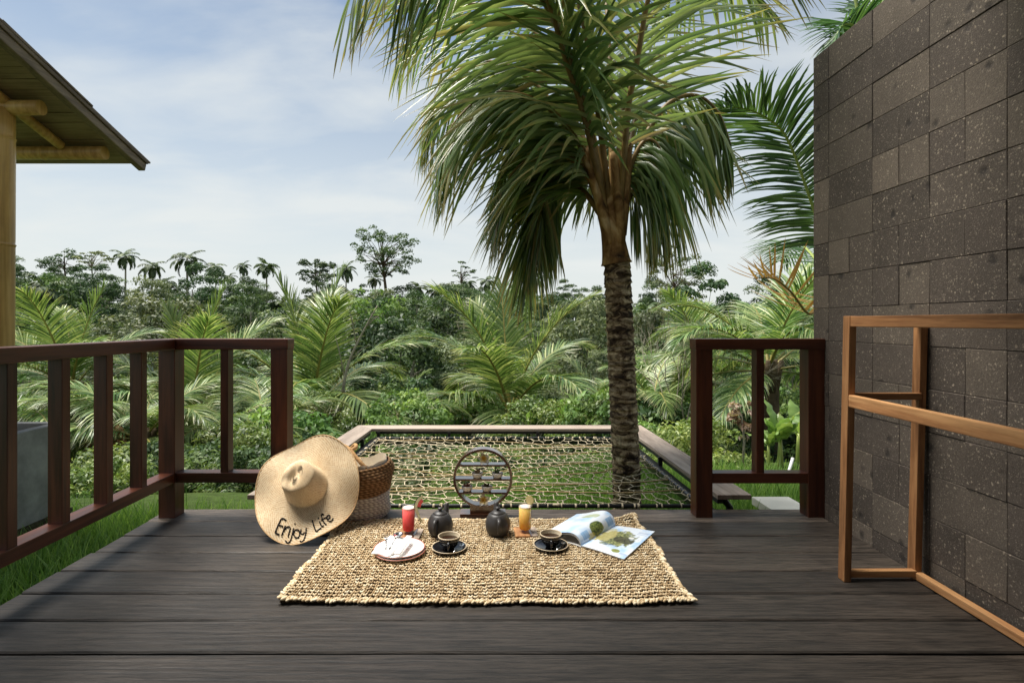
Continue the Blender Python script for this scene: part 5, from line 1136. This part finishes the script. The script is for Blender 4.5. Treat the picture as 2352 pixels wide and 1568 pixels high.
for k in range(34):
    Y_ = rr_.uniform(5.7, 8.5); u = rr_.uniform(60, 1480) if k % 4 else rr_.uniform(1480, 1660); vt = rr_.uniform(1000, 1050) if 740 < u < 1480 else rr_.uniform(1000, 1080) if u < 740 else rr_.uniform(960, 1010)
    p = P(u, vt, Y_); shrub(p.x, p.y, int(rr_.choice(5, p=[.22, .2, .2, .26, .12])), rr_.uniform(.45, .75), p.z)
for k in range(64):
    Y_ = rr_.uniform(9.5, 27); u = rr_.uniform(-20, 1900); vt = rr_.uniform(880, 960) if Y_ < 18 else rr_.uniform(850, 940); p = P(u, vt, Y_); s = rr_.uniform(.9, 1.5)*(Y_/17)**.6; shrub(p.x, p.y, int(rr_.choice(5, p=[.22, .16, .22, .28, .12])), s, p.z)
# bare twiggy bush
tb = P(1548, 1000, 8.4); bt = thing('twiggy_bush', 'bare twiggy bush beside the right rim of the net platform', 'bush', (tb.x, tb.y, float(terr(tb.x, tb.y)))); m = MB()
def twig(p, d, L, r, dep):
    q = p+d*L; mid = p.lerp(q, .5)+Vector(rr_.normal(0, .04*L, 3)); m.tube([p, mid, q], [r, r*.8, r*.55], 5, cap=False)
    if dep:
        for _ in range(3): twig(q, (d+Vector(rr_.normal(0, .33, 3))).normalized(), L*.72, r*.55, dep-1)
for k in range(3): twig(Vector((tb.x, tb.y, float(terr(tb.x, tb.y))-.1)), Vector((rr_.normal(0, .25), rr_.normal(0, .2), 1)).normalized(), .95, .022, 4)
m.build('branches', M['bark_pale'], bt, True)
# banana plants
def banana(u, v, Y_, s, seed, label, nl=8):
    r = np.random.default_rng(seed); c = P(u, v, Y_); e = thing('banana_plant', label, 'banana plant', c, group=None); z0 = float(terr(c.x, c.y))-c.z-.1
    mm = MB(); mm.tube([(0, 0, z0), (0, 0, z0*.4), (0, 0, .05)], [.07*s, .06*s, .035*s], 9); mm.build('stem', M['midrib'], e, True, True)
    for k in range(nl):
        az = k*2.4+r.uniform(-.4, .4); e0 = R_(r.uniform(45, 85)); L = s*r.uniform(.7, 1.1); B = r.uniform(.8, 1.6); V, cl = [], []; NN, WW = 14, 5; p = Vector((0, 0, 0)); d = e0
        for i in range(NN+1):
            t = i/NN; D = Vector((math.cos(d)*math.cos(az), math.cos(d)*math.sin(az), math.sin(d))); S = Vector((-math.sin(az), math.cos(az), 0)); N_ = S.cross(D)
            wd = .15*s*(0.03 if t < .14 else max(.0, math.sin(min(1, (t-.14)/.86)**.75*3.14159))**.7)
            for j in range(WW): q_ = j/(WW-1)*2-1; V.append(tuple(p+S*q_*wd-N_*abs(q_)*wd*-.25+N_*.012*math.sin(i*2+seed)*abs(q_))); cl.append((r.random()*.3+.35+.3*(k % 2), t*.8, 0))
            d -= B*t*2/NN; p = p+D*L/NN
        i_ = np.arange((NN+1)*WW).reshape(NN+1, WW); q = np.stack([i_[:-1, :-1].ravel(), i_[:-1, 1:].ravel(), i_[1:, 1:].ravel(), i_[1:, :-1].ravel()], 1); link('leaf', npmesh('leaf', np.array(V), [q], np.array(cl)), M['banana_leaf'], e, True)
banana(1792, 1020, 5.9, .5, 1, 'banana plant with broad leaves at the rice edge behind the short railing', 9); banana(1835, 1005, 6.3, .56, 2, 'banana plant with broad leaves behind the railing post at the stone wall', 8); banana(1765, 1030, 5.8, .34, 3, 'small banana plant at the rice edge beside the dry offering plant', 6)
banana(1290, 985, 11.5, .95, 4, 'banana plant with pale leaves behind the far rim plank', 9); banana(1225, 990, 12.0, .8, 5, 'low banana plant behind the far rim plank near the palm base', 8); banana(1345, 985, 11.8, .9, 6, 'banana plant with pale leaves beside the ringed coconut trunk', 8); banana(880, 975, 13, .6, 7, 'broad leaved sapling behind the far rim plank near the bag', 8)
# reddish dry plant at the rice edge
dp = P(1705, 1040, 5.6); dr_ = thing('cordyline', 'reddish dry cordyline plant at the edge of the rice', 'plant', (dp.x, dp.y, float(terr(dp.x, dp.y)))); m = MB(); m.tube([(0, 0, -.05), (.02, 0, .3), (0, .02, .58)], [.014, .011, .008], 7); m.build('stem', M['bark_pale'], dr_, True, True)
V, Q, col, ce = crown_arrays(np.random.default_rng(6), .11, .30, 14, 20, .085, 0, .5, False, .2, .3); link('foliage', npmesh('foliage', V+np.array([0, 0, .55]), [Q], col), M['red_leaf'], dr_)
wp = P(1790, 1012, 5.3); pw = thing('water_pipe', 'short white plastic pipe lying at the edge of the rice', 'pipe', (wp.x-.05, 5.0, -.27), R_(35)); m = MB(); m.tube([(-.13, 0, -.24), (.04, 0, .03)], .013, 12); m.build('pipe', simple('white_plastic', srgb(236, 236, 232), .4), pw, True, True)
# ------------------------------------------------------------------ rice and grass
rc_ = np.random.default_rng(15)
def blades(name, label, xy, h0, h1, w0, nseg=3, lean=.5, mat='rice_leaf', zoff=0.0):
    n = len(xy); h = rc_.uniform(h0, h1, n); az = rc_.uniform(0, 6.283, n); ln = rc_.uniform(.15, lean, n); rot = rc_.uniform(0, 6.283, n); w = w0*rc_.uniform(.7, 1.3, n); tt = np.clip(rc_.normal(.5, .25, n), 0, 1); z = terr(xy[:, 0], xy[:, 1])+zoff; V = []
    for j in range(nseg+1):
        t = j/nseg; r = ln*h*t**1.8; x = xy[:, 0]+np.cos(az)*r; y = xy[:, 1]+np.sin(az)*r; zz = z+h*t*(1-.25*ln*t); ww = w*(1-t**1.6)+.0004
        V.append(np.stack([np.stack([x-np.cos(rot)*ww, y-np.sin(rot)*ww, zz], 1), np.stack([x+np.cos(rot)*ww, y+np.sin(rot)*ww, zz], 1)], 1))
    V = np.stack(V, 1).reshape(-1, 3); b = np.arange(n)[:, None]*(2*(nseg+1)); q = np.concatenate([b+np.array([[2*j, 2*j+1, 2*j+3, 2*j+2]]) for j in range(nseg)]); c = np.repeat(tt, 2*(nseg+1))
    o = link(name, npmesh(name, V, [q], np.stack([c, c, c*0], 1)), M[mat], None, True); return props(o, label, 'grass', None, 'stuff')
def scatter(n, x0, x1, y0, y1, cl=.05):
    p = np.stack([rc_.uniform(x0, x1, n), rc_.uniform(y0, y1, n)], 1); g = np.round(p/.11)*.11; p = g+(p-g)*.75+rc_.normal(0, .008, p.shape); return p
xy = scatter(110000, -4.6, 5.6, 0.6, 5.8); e = edge(xy[:, 0]); k = (xy[:, 1] < e+rc_.normal(0, .1, len(xy))) & ~((xy[:, 0] > DX0+.10) & (xy[:, 0] < DX1-.05) & (xy[:, 1] < 2.6)) & ~((xy[:, 0] < -3.0) & (xy[:, 1] > .9) & (xy[:, 1] < 4.0)) & ~((xy[:, 0] > WX) & (xy[:, 0] < WX+.27) & (xy[:, 1] < WY1)) & ~((xy[:, 0] > 1.86) & (xy[:, 0] < 2.21) & (xy[:, 1] > 3.27) & (xy[:, 1] < 4.13)); xy = xy[k]
blades('rice', 'bright green young rice plants filling the terrace around the deck', xy, .14, .26, .0042, 3, .5)
xy = scatter(5200, -2.6, -1.80, 1.1, 2.2); blades('tall_grass', 'broad bladed tall grass growing beside the deck edge', xy[rc_.random(len(xy)) < .25], .30, .50, .011, 4, .55, 'rice_leaf')
# ------------------------------------------------------------------ the big coconut palm growing through the net
hub = P(1408, 500, 3.82)
mp_ = thing('coconut_palm', 'big coconut palm with ringed trunk growing up through the net', 'palm', (TR.x, TR.y, -.6))
bt_ = NT('ringed_bark'); v = bt_.coords((1, 1, 1), False); a = bt_.noise(bt_.coords((1, 1, 2.2), False), 9, 7, .7, 1.2); b = bt_.noise(bt_.coords((1, 1, .25), False), 60, 5, .7); wv_ = bt_.n('TexWave', bands_direction='Z'); wv_.inputs['Scale'].default_value = 5.5; wv_.inputs['Distortion'].default_value = 3.5; wv_.inputs['Detail'].default_value = 3; bt_.l(v, wv_.inputs['Vector'])
c = bt_.ramp(a, [(.36, srgb(40, 32, 27)), (.45, srgb(84, 68, 53)), (.52, srgb(156, 136, 108)), (.64, srgb(212, 198, 170))]); c = bt_.mix(.55, c, bt_.ramp(b, [(.35, (.35, .33, .3)), (.65, (1.2, 1.18, 1.1))]), 'MULTIPLY'); c = bt_.mix(.5, c, bt_.ramp(wv_.outputs[1], [(.2, (.45, .43, .4)), (.7, (1.2, 1.18, 1.12))]), 'MULTIPLY')
bt_.set(Base_Color=c, Roughness=.85, Specular_IOR_Level=.2); bt_.bump(b, .6, .008)
rt2 = np.random.default_rng(55); V = []; NN = 40; zs = []; z = -.62; top = P(1416, 592, 3.82).z
while z < top: h = rt2.uniform(.034, .062); zs.append((z, h)); z += h
for z, h in zs:
    ph = rt2.uniform(0, 6.28); ti = rt2.uniform(.004, .012); pr = rt2.uniform(.003, .008)
    for dzz, dr2 in ((0, .0), (.12, pr), (.30, pr*.5), (.75, -.001), (.97, -.004)):
        t = (z+h*dzz+.05)/(top+.05); cx = TR.x+(.815+.0-TR.x)*max(0, t)**1.0*1.0; cx = .885-.068*max(t, 0); cy = 3.82
        r0 = .094-.004*max(t, 0)
        for k in range(NN):
            an = 2*math.pi*k/NN; rad = r0+dr2*(1+.5*math.sin(an*3+ph))+.002*math.sin(an*7+z*40)+rt2.normal(0, .0009); V.append((cx+rad*math.cos(an), cy+rad*math.sin(an), z+h*dzz+ti*math.sin(an+ph)))
V = np.array(V)-np.array([TR.x, TR.y, -.6]); n_ = len(V)//NN; ii, jj = np.meshgrid(np.arange(n_-1), np.arange(NN), indexing='ij'); q = np.stack([(ii*NN+jj).ravel(), (ii*NN+(jj+1) % NN).ravel(), ((ii+1)*NN+(jj+1) % NN).ravel(), ((ii+1)*NN+jj).ravel()], 1)
link('trunk', npmesh('trunk', V, [q]), bt_.m, mp_, True)
sh = NT('leaf_base'); v = sh.coords((1, 1, .12), False); a = sh.noise(v, 30, 6, .65); g = sh.noise(sh.coords((1, 1, .6), False), 10, 5, .6, .5)
c = sh.ramp(g, [(.30, srgb(58, 44, 30)), (.45, srgb(128, 94, 54)), (.6, srgb(182, 148, 96)), (.75, srgb(214, 190, 146))]); sh.set(Base_Color=sh.mix(.5, c, sh.ramp(a, [(.3, (.5, .48, .42)), (.65, (1.15, 1.12, 1.05))]), 'MULTIPLY'), Roughness=.75, Specular_IOR_Level=.25); sh.bump(a, .5, .006)
def swept(pts, rad, n=16, flat=1.0): m = MB(); m.tube(pts, rad, n, flat=flat); return m
cs = catmull([P(1416, 606, 3.82), P(1414, 590, 3.82), P(1410, 560, 3.82), P(1404, 520, 3.82), P(1402, 470, 3.82), P(1404, 430, 3.82)], 30)
swept(cs, [.108, .104, .100, .098]+[.097-.0018*i for i in range(26)], 26).build('leaf_sheath', sh.m, mp_, True)
for pts, rad in (([(1420, 560), (1424, 500), (1416, 430), (1410, 350)], (.068, .060, .050, .038)), ([(1400, 560), (1386, 500), (1368, 430), (1338, 352)], (.060, .052, .040, .030)), ([(1426, 540), (1434, 470), (1440, 400), (1444, 330)], (.055, .050, .042, .032)), ([(1412, 540), (1424, 560), (1436, 578), (1438, 590)], (.06, .05, .03, .012)), ([(1392, 500), (1376, 440), (1366, 400), (1352, 340)], (.05, .046, .040, .032))):
    pp = [P(u, v, 3.80-.02*i) for i, (u, v) in enumerate(pts)]; pp = catmull(pp, 14); swept(pp, list(np.interp(np.linspace(0, 1, 14), np.linspace(0, 1, 4), rad)), 14, .7).build('leaf_stub', sh.m, mp_, True)
for k in range(26):                         # ragged fibre hanging at the sheath
    pass
rf = np.random.default_rng(202)
MAIN = [
 ([(1390, 490, 3.82), (1340, 390, 3.80), (1270, 350, 3.78), (1190, 385, 3.76), (1140, 465, 3.75)], .95, .6, .02, {'n': 50}),
 ([(1388, 505, 3.86), (1335, 435, 3.95), (1275, 425, 4.02), (1238, 490, 4.1), (1222, 590, 4.12)], .8, .5, .02, {'n': 46}),
 ([(1426, 490, 3.84), (1462, 420, 3.9), (1492, 395, 3.95), (1515, 430, 4.0), (1524, 500, 4.05)], .8, 1.9, .02, {'n': 40, 'lift': -.5}),
 ([(1392, 480, 3.80), (1330, 330, 3.75), (1240, 235, 3.7), (1130, 215, 3.65), (1050, 275, 3.6), (1010, 350, 3.58)], 1.1, .7, .02, {}),
 ([(1390, 490, 3.84), (1345, 400, 3.95), (1300, 372, 4.05), (1262, 420, 4.15), (1240, 520, 4.2)], .9, .6, .02, {'n': 60}),
 ([(1424, 480, 3.80), (1450, 380, 3.78), (1480, 325, 3.75), (1512, 335, 3.72), (1530, 410, 3.7)], .95, 1.8, .02, {'n': 44, 'lift': -.5}),
 ([(1398, 520, 3.80), (1345, 280, 3.66), (1300, 140, 3.52), (1257, 0, 3.38), (1195, -105, 3.22), (1100, -150, 3.06), (990, -110, 2.95), (920, -30, 2.9)], 1.15, 0.69, 0.00, {}),
 ([(1422, 520, 3.78), (1441, 262, 3.66), (1460, 160, 3.56), (1488, 0, 3.42), (1530, -120, 3.25), (1605, -200, 3.05), (1690, -190, 2.9), (1760, -120, 2.8)], 1.15, 0.34, 0.00, {}),
 ([(1388, 500, 3.82), (1330, 352, 3.86), (1258, 225, 3.92), (1165, 150, 3.98), (1075, 150, 4.02), (1010, 205, 4.05), (975, 280, 4.05)], 1.15, 0.80, 0.00, {}),
 ([(1392, 490, 3.86), (1340, 340, 4.0), (1283, 320, 4.1), (1245, 400, 4.15), (1225, 520, 4.2), (1212, 640, 4.2)], 1.0, 0.30, 0.03, {'lift': .05}),
 ([(1424, 480, 3.86), (1446, 340, 4.05), (1466, 255, 4.25), (1492, 240, 4.5), (1520, 290, 4.75), (1535, 370, 4.9)], 1.15, 0.94, 0.00, {}),
 ([(1424, 470, 3.82), (1484, 310, 3.86), (1540, 235, 3.9), (1600, 220, 3.92), (1650, 260, 3.95), (1680, 335, 3.95)], 0.98, 1.5, 0.03, {'n': 46, 'lift': -.35}),
 ([(1406, 460, 3.86), (1402, 200, 4.0), (1392, 0, 4.2), (1375, -150, 4.5), (1350, -230, 4.9)], 0.98, 0.39, 0.00, {}),
 ([(1412, 460, 3.86), (1440, 190, 4.1), (1500, 30, 4.35), (1590, -60, 4.65), (1690, -50, 4.95), (1770, 30, 5.1)], 1.04, 0.44, 0.00, {}),
 ([(1396, 460, 3.9), (1330, 210, 4.15), (1225, 70, 4.45), (1095, 10, 4.7), (985, 50, 4.85), (920, 130, 4.9)], 1.10, 0.66, 0.03, {}),
 ([(1392, 470, 3.8), (1310, 130, 3.55), (1165, -110, 3.25), (1000, -170, 3.0), (880, -110, 2.85), (810, -20, 2.8)], 1.04, 0.50, 0.05, {}),
 ([(1396, 480, 3.84), (1345, 330, 3.9), (1290, 240, 4.0), (1220, 260, 4.1), (1170, 340, 4.15), (1135, 430, 4.2)], 1.04, 0.66, 0.00, {}),
 ([(1400, 470, 3.8), (1372, 250, 3.7), (1340, 60, 3.6), (1290, -130, 3.5), (1220, -230, 3.4)], 0.98, 0.61, 0.03, {}),
]
def mdead(base):
    return lambda s, r: float(np.clip((r.random() < base+.02)*r.uniform(.4, .9)+r.uniform(0, .06), 0, 1))
for k, (pts, L, dr, dd, kw) in enumerate(MAIN):
    a = dict(n=56, Lmax=L*1.05, w=.0160, rng=rf, seg=6, early=True, droop=dr*1.25, fold=True, lift=.12 if k == 7 else -.22, a0=56, a1=18, s0=.20, rr=(.026, .004), missing=.03, deadfn=mdead(dd), twist=.5); a.update(kw)
    frond('frond', mp_, [P(u, v, y) for u, v, y in pts], M['palm_leaf'], M['petiole_main'], **a)
# ------------------------------------------------------------------ palm behind the stone wall
rq = np.random.default_rng(303)
pb = P(1905, 640, 5.6); pw_ = thing('coconut_palm', 'dark green palm behind the end of the stone wall', 'palm', (pb.x, pb.y, pb.z))
z0 = float(terr(pb.x, pb.y)); m = MB(); n = 30; m.tube([(pb.x, pb.y, z0-.1+(pb.z-z0+.1)*i/n) for i in range(n+1)], [.13-.03*i/n+.006*(i % 2) for i in range(n+1)], 14); m.build('trunk', bt_.m, pw_, True)
def lp(s): return .6+.4*math.sin(min(1, max(0, (s-.12)/.5))*1.57)*(1-.45*max(0, (s-.7)/.3)**2)
frond('frond', pw_, [P(1905, 640, 5.6), P(1885, 540, 5.5), P(1862, 460, 5.4), P(1808, 318, 5.3), P(1755, 268, 5.2), P(1700, 248, 5.1), P(1652, 250, 5.0)], M['palm_dark'], M['midrib'], n=128, Lmax=.95, w=.0125, rng=rq, seg=5, droop=.40, lift=.10, a0=84, a1=34, s0=.14, rr=(.020, .003), prof=lp, missing=.0, twist=.15)
frond('frond', pw_, [P(1905, 650, 5.6), P(1880, 700, 5.3), P(1856, 720, 5.15), P(1815, 668, 5.0), P(1775, 640, 4.95), P(1730, 640, 4.9)], M['palm_dark'], M['petiole_main'], n=22, Lmax=.62, w=.012, rng=rq, seg=4, droop=-.15, lift=.5, a0=70, a1=35, s0=.2, rr=(.016, .003), dead=.95, missing=.15)
for pts in ([(1905, 640, 5.6), (1985, 420, 5.8), (2060, 250, 6.0), (2160, 180, 6.2), (2260, 230, 6.3)], [(1905, 640, 5.6), (1920, 420, 6.1), (1930, 300, 6.7), (1925, 240, 7.4), (1915, 260, 8.0)], [(1905, 640, 5.6), (1990, 560, 5.3), (2080, 540, 5.0), (2170, 600, 4.8)], [(1905, 640, 5.6), (1860, 580, 6.2), (1830, 560, 6.9), (1790, 600, 7.5)]):
    frond('frond', pw_, [P(*p) for p in pts], M['palm_dark'], M['midrib'], n=60, Lmax=.75, w=.012, rng=rq, seg=4, droop=.6, lift=.15, a0=70, a1=25, s0=.16, rr=(.02, .003))
pb = P(1990, 160, 5.2); pt_ = thing('coconut_palm', 'palm whose fronds show above the top of the stone wall', 'palm', (pb.x, pb.y, pb.z)); z0 = float(terr(pb.x, pb.y)); m = MB(); n = 40; m.tube([(pb.x, pb.y, z0-.1+(pb.z-z0+.1)*i/n) for i in range(n+1)], [.12-.04*i/n+.005*(i % 2) for i in range(n+1)], 14); m.build('trunk', bt_.m, pt_, True)
for pts in ([(1990, 160, 5.2), (1975, 60, 5.2), (1960, -30, 5.2), (1945, -110, 5.1), (1925, -180, 5.0)], [(1990, 160, 5.2), (1985, 100, 5.1), (1960, 60, 5.0), (1935, 60, 4.9), (1912, 100, 4.85)], [(1990, 160, 5.2), (2030, 0, 5.3), (2090, -120, 5.4), (2180, -160, 5.5)], [(1990, 160, 5.2), (1990, 20, 5.5), (1985, -60, 5.9), (1980, -90, 6.4)], [(1990, 160, 5.2), (2080, 90, 5.2), (2170, 80, 5.2), (2240, 140, 5.2)]):
    frond('frond', pt_, [P(*p) for p in pts], M['palm_dark'], M['midrib'], n=54, Lmax=.5, w=.011, rng=rq, seg=4, droop=.35, lift=.3, a0=60, a1=22, s0=.2, rr=(.02, .003))
